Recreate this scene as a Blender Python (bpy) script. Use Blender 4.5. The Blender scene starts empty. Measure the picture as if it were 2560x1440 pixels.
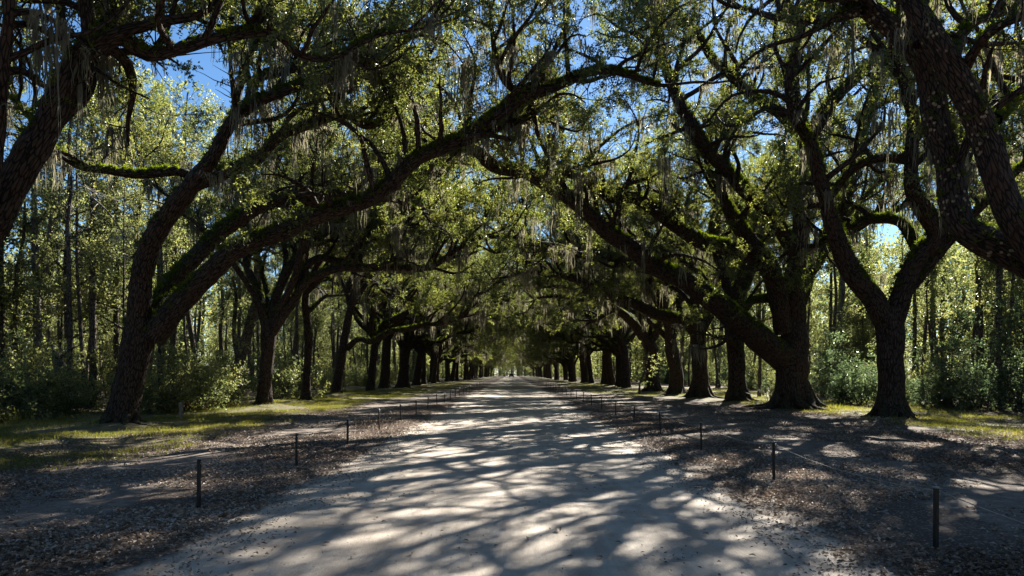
import bpy, math, random
import numpy as np
from mathutils import Vector

SC = bpy.context.scene
COL = SC.collection
R = math.radians

# ------------------------------------------------------------------ camera, sky, sun, exposure
CAMH = 1.7
F = 1849.0          # focal length in photo pixels (2560 wide)
cam = bpy.data.cameras.new("camera")
cam.lens = 26.0; cam.sensor_width = 36.0
cam.shift_y = 213.0 / 2560.0
cam.clip_start = 0.05; cam.clip_end = 6000
camo = bpy.data.objects.new("camera", cam)
camo.location = (0, 0, CAMH); camo.rotation_euler = (R(90), 0, 0)
COL.objects.link(camo); SC.camera = camo

SUN_EL, SUN_AZ = 35.0, 27.0
world = bpy.data.worlds.new("World"); SC.world = world; world.use_nodes = True
wn = world.node_tree.nodes; wl = world.node_tree.links
sky = wn.new('ShaderNodeTexSky'); sky.sky_type = 'NISHITA'; sky.sun_disc = False
sky.sun_elevation = R(SUN_EL); sky.sun_rotation = R(SUN_AZ)
sky.air_density = 0.75; sky.dust_density = 0.1; sky.ozone_density = 4.0; sky.altitude = 0
hs = wn.new('ShaderNodeHueSaturation'); hs.inputs['Saturation'].default_value = 1.08; hs.inputs['Hue'].default_value = 0.495
wl.new(sky.outputs[0], hs.inputs['Color']); wl.new(hs.outputs[0], wn['Background'].inputs[0])
wn['Background'].inputs[1].default_value = 0.05
sl = bpy.data.lights.new("sun", 'SUN'); sl.energy = 5.0; sl.angle = R(0.42); sl.color = (1.0, 0.94, 0.83)
so = bpy.data.objects.new("sun", sl); COL.objects.link(so)
sd = Vector((math.sin(R(SUN_AZ)) * math.cos(R(SUN_EL)), math.cos(R(SUN_AZ)) * math.cos(R(SUN_EL)), math.sin(R(SUN_EL))))
so.rotation_euler = sd.to_track_quat('Z', 'Y').to_euler(); so.location = (0, 0, 60)
vs = SC.view_settings
vs.view_transform = 'Standard'; vs.look = 'None'; vs.gamma = 1.0; vs.exposure = 1.9; vs.use_curve_mapping = False
cy = SC.cycles
cy.max_bounces = 5; cy.diffuse_bounces = 2; cy.glossy_bounces = 2; cy.transmission_bounces = 4; cy.transparent_max_bounces = 4
cy.caustics_reflective = False; cy.caustics_refractive = False
cy.use_denoising = True
cy.sample_clamp_indirect = 6.0

# ------------------------------------------------------------------ node helpers and materials
def new_mat(name):
    m = bpy.data.materials.new(name); m.use_nodes = True
    m.node_tree.nodes.clear()
    return m

class NT:
    def __init__(s, m):
        s.t = m.node_tree if hasattr(m, 'node_tree') else m
    def n(s, typ, inputs=None, **kw):
        nd = s.t.nodes.new(typ)
        for k, v in kw.items(): setattr(nd, k, v)
        for k, v in (inputs or {}).items():
            sock = nd.inputs[k]
            if isinstance(v, bpy.types.NodeSocket): s.t.links.new(v, sock)
            else: sock.default_value = v
        return nd
    def math(s, op, a, b=0.0, c=0.0, clamp=False):
        return s.n('ShaderNodeMath', {0: a, 1: b, 2: c}, operation=op, use_clamp=clamp).outputs[0]
    def mix(s, f, a, b):
        nd = s.n('ShaderNodeMix', {0: f, 6: a, 7: b}, data_type='RGBA')
        return nd.outputs[2]
    def noise(s, vec, scale, detail=3, rough=0.55, dist=0.0):
        return s.n('ShaderNodeTexNoise', {'Vector': vec, 'Scale': scale, 'Detail': detail, 'Roughness': rough, 'Distortion': dist}).outputs[0]
    def ramp(s, f, lo, hi):          # smooth 0..1 between lo and hi
        nd = s.n('ShaderNodeMapRange', {0: f, 1: lo, 2: hi, 3: 0.0, 4: 1.0}, interpolation_type='SMOOTHSTEP')
        return nd.outputs[0]
    def bump(s, h, strength, dist):
        return s.n('ShaderNodeBump', {'Height': h, 'Strength': strength, 'Distance': dist}).outputs[0]
    def scalevec(s, v, sc):
        return s.n('ShaderNodeMapping', {'Vector': v, 'Scale': sc}).outputs[0]
    def out(s, sh):
        s.n('ShaderNodeOutputMaterial', {'Surface': sh})

def c4(c): return (c[0], c[1], c[2], 1.0)

def bark_mat(name, dark, light, mossy=0.6, lichen=0.25, spots=False, red=0.0):
    m = new_mat(name); t = NT(m)
    bk = t.n('ShaderNodeAttribute', attribute_name='bk').outputs[1]
    geo = t.n('ShaderNodeNewGeometry')
    pos = t.n('ShaderNodeTexCoord').outputs[3]
    n1 = t.noise(t.scalevec(bk, (1, 1, 0.35)), 22, 4, 0.6, 0.3)
    vor = t.n('ShaderNodeTexVoronoi', {'Vector': t.scalevec(bk, (1, 1, 0.22)), 'Scale': 17.0}, feature='DISTANCE_TO_EDGE').outputs[0]
    crack = t.ramp(vor, 0.0, 0.16)
    n2 = t.noise(pos, 2.2, 3)
    h = t.math('ADD', t.math('MULTIPLY', n1, 0.7), t.math('MULTIPLY', crack, 0.6))
    col = t.mix(t.ramp(h, 0.45, 1.15), c4(dark), c4(light))
    col = t.mix(t.math('MULTIPLY', t.ramp(n2, 0.45, 0.7), 0.35), col, c4((0.08, 0.035, 0.022)))
    li = t.math('MULTIPLY', t.ramp(t.noise(pos, 5.0, 4, 0.7), 0.58, 0.68), lichen)
    col = t.mix(li, col, c4((0.13, 0.13, 0.11)))
    if spots:
        v2 = t.n('ShaderNodeTexVoronoi', {'Vector': pos, 'Scale': 7.5, 'Randomness': 1.0})
        sp = t.math('MULTIPLY', t.ramp(v2.outputs[0], 0.30, 0.22), t.ramp(t.noise(pos, 0.9, 2), 0.47, 0.55))
        col = t.mix(sp, col, c4((0.40, 0.30, 0.18)))
    nz = t.n('ShaderNodeSeparateXYZ', {0: geo.outputs['Normal']}).outputs[2]
    mo = t.math('MULTIPLY', t.math('MULTIPLY', t.ramp(t.math('ADD', nz, t.math('MULTIPLY', n2, 0.8)), 0.45, 1.0), mossy), 1.0, clamp=True)
    col = t.mix(mo, col, c4((0.030, 0.042, 0.010)))
    b = t.bump(h, 1.0, 0.055)
    p = t.n('ShaderNodeBsdfPrincipled', {'Base Color': col, 'Roughness': 0.85, 'Normal': b, 'Specular IOR Level': 0.25})
    t.out(p.outputs[0]); return m

def leaf_mat(name, cols, trans, tmix=0.45, rough=0.42, spec=0.5, under=0.0):
    m = new_mat(name); t = NT(m)
    v = t.n('ShaderNodeAttribute', attribute_name='v').outputs[2]
    rnd = t.n('ShaderNodeObjectInfo').outputs['Random']
    pos = t.n('ShaderNodeNewGeometry').outputs['Position']
    big = t.ramp(t.noise(pos, 0.28, 2), 0.35, 0.65)
    f = t.math('ADD', t.math('MULTIPLY', v, 0.65), t.math('MULTIPLY', big, 0.35))
    cr = t.n('ShaderNodeValToRGB', {0: f})
    el = cr.color_ramp.elements
    el[0].position = 0.1; el[0].color = c4(cols[0]); el[1].position = 0.95; el[1].color = c4(cols[2])
    e = el.new(0.55); e.color = c4(cols[1])
    col = cr.outputs[0]
    if under:      # paler underside of the blade
        bf = t.n('ShaderNodeNewGeometry').outputs['Backfacing']
        col = t.mix(t.math('MULTIPLY', bf, under), col, c4((0.135, 0.145, 0.10)))
    tr = t.n('ShaderNodeMix', {0: 1.0, 6: col, 7: c4(trans)}, data_type='RGBA', blend_type='MULTIPLY').outputs[2]
    p = t.n('ShaderNodeBsdfPrincipled', {'Base Color': col, 'Roughness': rough, 'Specular IOR Level': spec})
    tb = t.n('ShaderNodeBsdfTranslucent', {'Color': tr})
    mx = t.n('ShaderNodeMixShader', {0: tmix, 1: p.outputs[0], 2: tb.outputs[0]})
    t.out(mx.outputs[0]); return m

def plain_mat(name, col, rough=0.6, metal=0.0, bumpscale=None, var=0.25):
    m = new_mat(name); t = NT(m)
    pos = t.n('ShaderNodeTexCoord').outputs[3]
    n = t.noise(pos, bumpscale or 30, 4)
    c = t.mix(n, c4([k * (1 - var) for k in col]), c4([min(1, k * (1 + var)) for k in col]))
    p = t.n('ShaderNodeBsdfPrincipled', {'Base Color': c, 'Roughness': rough, 'Metallic': metal, 'Normal': t.bump(n, 0.3, 0.003)})
    t.out(p.outputs[0]); return m

M = {}
M['bark'] = bark_mat('oak_bark', (0.012, 0.0085, 0.0065), (0.088, 0.058, 0.044), 0.45, 0.3)
M['bark_spot'] = bark_mat('oak_bark_lichen', (0.013, 0.009, 0.007), (0.09, 0.056, 0.04), 0.25, 0.3, True)
M['bark_pine'] = bark_mat('pine_bark', (0.04, 0.032, 0.028), (0.20, 0.165, 0.14), 0.1, 0.5)
M['bark_grey'] = bark_mat('grey_bark', (0.1, 0.09, 0.08), (0.33, 0.3, 0.27), 0.0, 0.5)
M['bark_dead'] = bark_mat('dead_wood', (0.03, 0.025, 0.022), (0.16, 0.14, 0.12), 0.2, 0.5)
M['leaf'] = leaf_mat('oak_leaf', [(0.026, 0.042, 0.018), (0.045, 0.064, 0.025), (0.105, 0.11, 0.036)], (4.2, 3.9, 1.4), 0.46, 0.42, 0.55, 0.4)
M['leaf_y'] = leaf_mat('woodland_leaf', [(0.05, 0.072, 0.036), (0.092, 0.11, 0.054), (0.165, 0.155, 0.07)], (3.6, 3.5, 2.0), 0.5, 0.42, 0.45, 0.5)  # leaf colour greyed to stand in for haze over the woods
M['leaf_d'] = leaf_mat('shrub_leaf', [(0.04, 0.065, 0.042), (0.075, 0.10, 0.066), (0.12, 0.145, 0.10)], (2.8, 3.0, 1.8), 0.4, 0.4, 0.45)
M['needle'] = leaf_mat('pine_needle', [(0.035, 0.06, 0.025), (0.06, 0.085, 0.03), (0.10, 0.11, 0.04)], (2.0, 2.0, 1.0), 0.3, 0.45, 0.5)
M['fern'] = leaf_mat('fern_leaf', [(0.05, 0.05, 0.016), (0.055, 0.085, 0.014), (0.14, 0.155, 0.024)], (3.0, 3.0, 0.8), 0.4, 0.5, 0.3)
M['grass'] = leaf_mat('grass_blade', [(0.065, 0.075, 0.024), (0.12, 0.125, 0.04), (0.24, 0.205, 0.09)], (2.8, 2.8, 1.0), 0.4, 0.5, 0.3)
M['moss'] = leaf_mat('spanish_moss_strand', [(0.13, 0.125, 0.10), (0.20, 0.19, 0.15), (0.29, 0.27, 0.215)], (1.7, 1.65, 1.4), 0.42, 0.8, 0.1)
M['litter'] = leaf_mat('dry_leaf', [(0.085, 0.058, 0.042), (0.27, 0.205, 0.16), (0.54, 0.47, 0.41)], (1.1, 1.05, 1.0), 0.2, 0.55, 0.3)
M['bracken'] = leaf_mat('dry_bracken', [(0.12, 0.06, 0.03), (0.2, 0.1, 0.05), (0.3, 0.17, 0.09)], (2.0, 1.5, 1.0), 0.35, 0.6, 0.2)
M['twig'] = plain_mat('twig_bark', (0.05, 0.04, 0.03), 0.9)
M['twig_grey'] = plain_mat('grey_twig', (0.42, 0.38, 0.34), 0.8)
M['post'] = plain_mat('black_steel', (0.022, 0.022, 0.024), 0.45, 0.3)
M['cap'] = plain_mat('worn_post_top', (0.35, 0.34, 0.33), 0.5, 0.3)
M['rope'] = plain_mat('pale_rope', (0.32, 0.30, 0.27), 0.8, 0, 300)
M['wood'] = plain_mat('weathered_wood', (0.24, 0.19, 0.13), 0.85, 0, 20)
M['car'] = plain_mat('dark_car_paint', (0.012, 0.013, 0.018), 0.25, 0.4)
M['glass'] = plain_mat('car_glass', (0.02, 0.022, 0.025), 0.08, 0.0)
M['rubber'] = plain_mat('tyre_rubber', (0.02, 0.02, 0.02), 0.9)
M['red'] = plain_mat('tail_lamp', (0.3, 0.01, 0.01), 0.3)
M['plate'] = plain_mat('pale_plate', (0.6, 0.6, 0.6), 0.4)

# ------------------------------------------------------------------ mesh helpers
class Geo:
    """verts, quads, tris with a 3-vector attribute bk, a float attribute v and material indices"""
    def __init__(s):
        s.v = []; s.q = []; s.t = []; s.bk = []; s.val = []; s.qm = []; s.tm = []; s.n = 0
    def add(s, v, q=None, t=None, bk=None, val=None, mat=0):
        v = np.asarray(v, float); k = len(v)
        s.v.append(v)
        if q is not None and len(q):
            q = np.asarray(q, np.int64); s.q.append(q + s.n); s.qm.append(np.full(len(q), mat))
        if t is not None and len(t):
            t = np.asarray(t, np.int64); s.t.append(t + s.n); s.tm.append(np.full(len(t), mat))
        s.bk.append(np.zeros((k, 3)) if bk is None else bk)
        s.val.append(np.zeros(k) if val is None else (np.full(k, val) if np.isscalar(val) else val))
        s.n += k
    def mesh(s, name, mats, smooth=True):
        me = bpy.data.meshes.new(name)
        V = np.concatenate(s.v) if s.v else np.zeros((0, 3))
        q = np.concatenate(s.q) if s.q else np.zeros((0, 4), np.int64)
        t = np.concatenate(s.t) if s.t else np.zeros((0, 3), np.int64)
        me.vertices.add(len(V)); me.vertices.foreach_set('co', V.astype(np.float32).ravel())
        idx = np.concatenate([q.ravel(), t.ravel()]).astype(np.int32)
        me.loops.add(len(idx)); me.loops.foreach_set('vertex_index', idx)
        nf = len(q) + len(t)
        me.polygons.add(nf)
        st = np.concatenate([np.arange(len(q)) * 4, len(q) * 4 + np.arange(len(t)) * 3]).astype(np.int32)
        me.polygons.foreach_set('loop_start', st)
        mi = np.concatenate((s.qm + s.tm) or [np.zeros(0)]).astype(np.int32)
        me.polygons.foreach_set('material_index', mi)
        me.polygons.foreach_set('use_smooth', np.full(nf, smooth))
        for m in mats: me.materials.append(m)
        a = me.attributes.new('bk', 'FLOAT_VECTOR', 'POINT')
        a.data.foreach_set('vector', np.concatenate(s.bk).astype(np.float32).ravel())
        a = me.attributes.new('v', 'FLOAT', 'POINT')
        a.data.foreach_set('value', np.concatenate(s.val).astype(np.float32))
        me.update(calc_edges=True)
        return me

def obj(name, data, parent=None, loc=(0, 0, 0), rz=0.0, kind=None, label=None, cat=None, group=None):
    o = bpy.data.objects.new(name, data); COL.objects.link(o)
    o.location = loc; o.rotation_euler = (0, 0, rz)
    if parent: o.parent = parent
    tag(o, kind, label, cat, group); return o

def tag(o, kind=None, label=None, cat=None, group=None):
    for k, v in (('kind', kind), ('label', label), ('category', cat), ('group', group)):
        if v: o[k] = v

def catmull(P, step):
    """resample control rows (x,y,z,r) with a Catmull-Rom spline"""
    P = np.asarray(P, float)
    if len(P) == 2: P = np.array([P[0], (P[0] + P[1]) / 2, P[1]])
    Q = np.vstack([2 * P[0] - P[1], P, 2 * P[-1] - P[-2]])
    out = []
    for i in range(1, len(Q) - 2):
        p0, p1, p2, p3 = Q[i - 1], Q[i], Q[i + 1], Q[i + 2]
        n = max(1, int(np.linalg.norm(p2[:3] - p1[:3]) / step))
        for k in range(n):
            u = k / n
            out.append(0.5 * ((2 * p1) + (-p0 + p2) * u + (2 * p0 - 5 * p1 + 4 * p2 - p3) * u * u + (-p0 + 3 * p1 - 3 * p2 + p3) * u ** 3))
    out.append(P[-1]); out = np.array(out)
    out[:, 3] = np.maximum(out[:, 3], 0.004)
    return out

def frames(p):
    T = np.gradient(p, axis=0); T /= np.linalg.norm(T, axis=1)[:, None] + 1e-9
    N = np.zeros_like(T)
    a = np.array([1, 0, 0.]) if abs(T[0][0]) < 0.8 else np.array([0, 1, 0.])
    n = np.cross(T[0], a); n /= np.linalg.norm(n); N[0] = n
    for i in range(1, len(T)):
        n = n - T[i] * np.dot(n, T[i]); n /= np.linalg.norm(n) + 1e-9; N[i] = n
    return T, N, np.cross(T, N)

def lump(p, seed):
    s = seed * 1.7
    return (np.sin(p[..., 0] * 3.1 + p[..., 2] * 2.3 + s) * np.sin(p[..., 1] * 2.7 - p[..., 2] * 1.9 + s * 2)
            + 0.6 * np.sin(p[..., 0] * 7.3 - p[..., 1] * 6.1 + p[..., 2] * 5.2 + s) + 0.35 * np.sin(p[..., 0] * 15 + p[..., 1] * 13 + p[..., 2] * 11 + s))

def tube(g, path, sides, rough=0.06, seed=0, flare=0.0, tipcap=True, mat=0, fis=0.0):
    p = path[:, :3]; r = path[:, 3]
    T, N, B = frames(p)
    a = np.linspace(0, 2 * np.pi, sides, endpoint=False)
    ca, sa = np.cos(a), np.sin(a)
    ring = ca[None, :, None] * N[:, None, :] + sa[None, :, None] * B[:, None, :]
    s = np.concatenate([[0], np.cumsum(np.linalg.norm(np.diff(p, axis=0), axis=1))])
    rr = np.repeat(r[:, None], sides, 1)
    base = p[:, None, :] + ring * rr[..., None]
    if rough: rr = rr * (1 + rough * lump(base, seed))
    if fis: rr = rr + fis * np.sin(a[None, :] * sides / 2.0 + 0.6 * np.sin(s[:, None] * 1.3)) * np.minimum(1, r[:, None] / 0.3)
    if flare:
        fl = np.exp(-s / 0.4)[:, None] * (0.55 + 0.35 * np.sin(a * 4 + seed)[None, :] + 0.25 * np.sin(a * 7 + seed * 2)[None, :])
        rr = rr * (1 + flare * fl)
    V = p[:, None, :] + ring * rr[..., None]
    bk = np.stack([np.broadcast_to(ca[None, :], rr.shape) * r[:, None], np.broadcast_to(sa[None, :], rr.shape) * r[:, None], np.repeat(s[:, None], sides, 1) + seed], -1)
    n = len(p)
    i = np.arange(n - 1)[:, None] * sides; j = np.arange(sides)[None, :]; j2 = (j + 1) % sides
    Q = np.stack([i + j, i + j2, i + sides + j2, i + sides + j], -1).reshape(-1, 4)
    Vf = V.reshape(-1, 3); bf = bk.reshape(-1, 3); tri = None
    if tipcap:
        Vf = np.vstack([Vf, p[-1] + T[-1] * r[-1] * 0.6]); bf = np.vstack([bf, bf[-1]])
        k = (n - 1) * sides; jj = np.arange(sides)
        tri = np.stack([k + jj, k + (jj + 1) % sides, np.full(sides, n * sides)], -1)
    g.add(Vf, Q, tri, bf, None, mat)

def leaves(g, P, D, Nn, L, W, rng, val=None, mat=1, fold=0.18):
    """folded diamond leaves at P along D with normals Nn"""
    P = np.asarray(P); k = len(P)
    D = D / (np.linalg.norm(D, axis=1)[:, None] + 1e-9)
    S = np.cross(D, Nn); S /= np.linalg.norm(S, axis=1)[:, None] + 1e-9
    U = np.cross(S, D)
    L = (L * rng.uniform(0.7, 1.25, k))[:, None]; W = (W * rng.uniform(0.75, 1.2, k))[:, None]
    a = P; b = P + D * L * 0.45 + S * W * 0.5 + U * W * fold; c = P + D * L - U * L * 0.08; d = P + D * L * 0.45 - S * W * 0.5 + U * W * fold
    V = np.stack([a, b, c, d], 1).reshape(-1, 3)
    i = np.arange(k)[:, None] * 4
    t = np.concatenate([i + np.array([0, 1, 2]), i + np.array([0, 2, 3])])
    vv = np.repeat(rng.uniform(0, 1, k) if val is None else val, 4)
    g.add(V, None, t, None, vv, mat)

def rnd_dir(rng, k=1):
    v = rng.normal(size=(k, 3)); return v / np.linalg.norm(v, axis=1)[:, None]

def spray(name, n, L, leafL, leafW, seed, mats, spread=0.45, droop=0.1):
    """a leafy twig growing along +X from the origin"""
    rng = np.random.default_rng(seed); g = Geo()
    def tw(p0, d, ln, r, k):
        pts = [p0]; d = d.copy()
        for _ in range(k):
            d = d + rng.normal(size=3) * 0.22 + np.array([0, 0, 0.03]); d /= np.linalg.norm(d)
            pts.append(pts[-1] + d * ln / k)
        pts = np.array(pts); return np.hstack([pts, np.linspace(r, r * 0.35, k + 1)[:, None]])
    main = tw(np.zeros(3), np.array([1, 0, 0.]), L, 0.012, 5)
    tube(g, main, 3, 0, 0, tipcap=False)
    subs = []
    for i in range(7):
        u = rng.uniform(0.15, 0.95); k = u * 5; a = int(k); p = main[a, :3] * (1 - k + a) + main[min(a + 1, 5), :3] * (k - a)
        d = np.array([0.7, rng.normal() * 0.9, rng.normal() * 0.55]); d /= np.linalg.norm(d)
        s = tw(p, d, L * rng.uniform(0.3, 0.6), 0.006, 3); subs.append(s); tube(g, s, 3, 0, 0, tipcap=False)
    allp = [main[2:]] + [s[1:] for s in subs]
    P = []
    for _ in range(n):
        s = allp[rng.integers(len(allp))] if rng.random() > .1 else main[2:]
        i = rng.integers(len(s) - 1); u = rng.random()
        P.append(s[i, :3] * (1 - u) + s[i + 1, :3] * u + rng.normal(size=3) * 0.035 * L)
    P = np.array(P)
    D = rnd_dir(rng, n) * 0.9 + np.array([0.5, 0, droop * -1.0])
    Nn = rnd_dir(rng, n) * 0.75 + np.array([0, 0, 0.75])
    leaves(g, P, D, Nn, leafL, leafW, rng)
    return bpy.data.objects.new(name, g.mesh(name, mats, smooth=False))

# ------------------------------------------------------------------ scatter node groups
def scatter_group(name, variants):
    ng = bpy.data.node_groups.new(name, 'GeometryNodeTree')
    ng.interface.new_socket('Geometry', in_out='INPUT', socket_type='NodeSocketGeometry')
    ng.interface.new_socket('Geometry', in_out='OUTPUT', socket_type='NodeSocketGeometry')
    N = ng.nodes; Lk = ng.links
    gi = N.new('NodeGroupInput'); go = N.new('NodeGroupOutput')
    g2i = N.new('GeometryNodeGeometryToInstance')
    for o in variants:
        oi = N.new('GeometryNodeObjectInfo'); oi.inputs['Object'].default_value = o
        Lk.new(oi.outputs['Geometry'], g2i.inputs[0])
    m2p = N.new('GeometryNodeMeshToPoints')
    iop = N.new('GeometryNodeInstanceOnPoints'); iop.inputs['Pick Instance'].default_value = True
    def attr(nm, ty):
        a = N.new('GeometryNodeInputNamedAttribute'); a.data_type = ty; a.inputs['Name'].default_value = nm
        return a.outputs['Attribute']
    Lk.new(gi.outputs[0], m2p.inputs[0]); Lk.new(m2p.outputs[0], iop.inputs['Points'])
    Lk.new(g2i.outputs[0], iop.inputs['Instance'])
    Lk.new(attr('idx', 'INT'), iop.inputs['Instance Index'])
    e2r = N.new('FunctionNodeEulerToRotation'); Lk.new(attr('rot', 'FLOAT_VECTOR'), e2r.inputs[0])
    Lk.new(e2r.outputs[0], iop.inputs['Rotation'])
    Lk.new(attr('scl', 'FLOAT_VECTOR'), iop.inputs['Scale'])
    Lk.new(iop.outputs[0], go.inputs[0])
    ng['nvar'] = len(variants)
    return ng

def scatter_mesh(name, P, rot, scl, nvar, rng):
    me = bpy.data.meshes.new(name); P = np.asarray(P, float); k = len(P)
    me.vertices.add(k); me.vertices.foreach_set('co', P.astype(np.float32).ravel())
    a = me.attributes.new('rot', 'FLOAT_VECTOR', 'POINT'); a.data.foreach_set('vector', np.asarray(rot, np.float32).ravel())
    scl = np.asarray(scl, np.float32)
    if scl.ndim == 1: scl = np.repeat(scl[:, None], 3, 1)
    a = me.attributes.new('scl', 'FLOAT_VECTOR', 'POINT'); a.data.foreach_set('vector', scl.ravel())
    a = me.attributes.new('idx', 'INT', 'POINT'); a.data.foreach_set('value', rng.integers(0, nvar, k).astype(np.int32))
    return me

def scatter_obj(name, me, ng, parent=None, **kw):
    o = obj(name, me, parent, kind='stuff', **kw)
    md = o.modifiers.new('scatter', 'NODES'); md.node_group = ng
    return o

def dir_rot(D, rng, roll=0.7):
    D = D / (np.linalg.norm(D, axis=1)[:, None] + 1e-9)
    return np.stack([rng.normal(size=len(D)) * roll, -np.arcsin(np.clip(D[:, 2], -1, 1)), np.arctan2(D[:, 1], D[:, 0])], -1)

TL = [M['twig'], M['leaf']]
SG_NEAR = scatter_group('oak_sprays', [spray('oak_spray', 115, 0.85, 0.082, 0.043, 10 + i, TL) for i in range(4)])
SG_FAR = scatter_group('oak_sprays_far', [spray('oak_spray_far', 46, 1.1, 0.16, 0.085, 20 + i, TL) for i in range(4)])
SG_WOOD = scatter_group('wood_sprays', [spray('wood_spray', 48, 1.0, 0.13, 0.07, 30 + i, [M['twig'], M['leaf_y']]) for i in range(4)])
SG_SHRUB = scatter_group('shrub_sprays', [spray('shrub_spray', 60, 0.8, 0.12, 0.055, 40 + i, [M['twig'], M['leaf_d']]) for i in range(4)])
SG_PINE = scatter_group('pine_sprays', [spray('pine_spray', 120, 0.9, 0.22, 0.014, 50 + i, [M['twig'], M['needle']]) for i in range(3)])

def moss_tuft(seed):
    rng = np.random.default_rng(seed); g = Geo()
    for i in range(16):
        L = 0.25 + 0.75 * rng.random() ** 1.6; n = 7
        x, y = rng.normal(size=2) * 0.07; a = rng.uniform(0, np.pi); w = rng.uniform(0.006, 0.024)
        zz = np.linspace(0.02, -L, n); xs = x + np.cumsum(rng.normal(size=n) * 0.02); ys = y + np.cumsum(rng.normal(size=n) * 0.02)
        ww = w * np.array([0.6, 1, 0.85, 1.0, 0.7, 0.45, 0.1]) * rng.uniform(0.6, 1.3, n)
        c, s = math.cos(a), math.sin(a)
        A = np.stack([xs - c * ww, ys - s * ww, zz], -1); B = np.stack([xs + c * ww, ys + s * ww, zz], -1)
        V = np.stack([A, B], 1).reshape(-1, 3); k = np.arange(n - 1)[:, None] * 2
        g.add(V, k + np.array([0, 1, 3, 2]), None, None, rng.random(), 0)
    return bpy.data.objects.new('moss_tuft', g.mesh('moss_tuft', [M['moss']], smooth=False))
SG_MOSS = scatter_group('moss_tufts', [moss_tuft(60 + i) for i in range(4)])

def fern_tuft(seed, mat, n=12, L=0.13, W=0.035, name='fern_tuft'):
    rng = np.random.default_rng(seed); g = Geo()
    D = rnd_dir(rng, n) * 0.8 + np.array([0, 0, 0.8]); P = rng.normal(size=(n, 3)) * np.array([0.04, 0.04, 0.0])
    leaves(g, P, D, rnd_dir(rng, n) + np.array([0, 0, 0.5]), L, W, rng, mat=0)
    return bpy.data.objects.new(name, g.mesh(name, [mat], smooth=False))
SG_FERN = scatter_group('fern_tufts', [fern_tuft(70 + i, M['fern']) for i in range(3)])

def grass_tuft(seed, n=26, H=0.09, W=0.008, spread=0.16):
    rng = np.random.default_rng(seed); g = Geo()
    P = np.stack([rng.normal(size=n) * spread, rng.normal(size=n) * spread, np.full(n, -0.005)], -1)
    D = rng.normal(size=(n, 3)) * np.array([0.5, 0.5, 0.1]) + np.array([0, 0, 1.0])
    leaves(g, P, D, rnd_dir(rng, n) * np.array([1, 1, 0.1]), H, W, rng, mat=0, fold=0.05)
    return bpy.data.objects.new('grass_tuft', g.mesh('grass_tuft', [M['grass']], smooth=False))
SG_GRASS = scatter_group('grass_tufts', [grass_tuft(80 + i) for i in range(4)])

def litter_patch(seed, n=70, size=0.5):
    rng = np.random.default_rng(seed); g = Geo()
    a = rng.uniform(0, 2 * np.pi, n); r = size * np.sqrt(rng.random(n))
    P = np.stack([r * np.cos(a), r * np.sin(a), rng.uniform(0.004, 0.028, n)], -1)
    D = rnd_dir(rng, n) * np.array([1, 1, 0.28])
    leaves(g, P, D, rnd_dir(rng, n) * 0.55 + np.array([0, 0, 1.0]), 0.062, 0.032, rng, mat=0, fold=0.35)
    return bpy.data.objects.new('litter_patch', g.mesh('litter_patch', [M['litter']], smooth=False))
SG_SPARSE = scatter_group('sparse_litter', [litter_patch(95 + i, 13, .55) for i in range(4)])
SG_LITTER = scatter_group('litter_patches', [litter_patch(90 + i) for i in range(5)])

# ------------------------------------------------------------------ tree growing
def walk(rng, p0, d0, L, r0, r1, k, wander, up, sag=0.0):
    d = d0 / (np.linalg.norm(d0) + 1e-9); pts = [p0]; w = rng.normal(size=3)
    for i in range(k):
        w = 0.6 * w + rng.normal(size=3) * 0.8
        d = d + w * wander + np.array([0, 0, up - sag * i / k]); d /= np.linalg.norm(d)
        pts.append(pts[-1] + d * L / k)
    return np.hstack([np.array(pts), np.linspace(r0, r1, k + 1)[:, None] ** 1.0])

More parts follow.
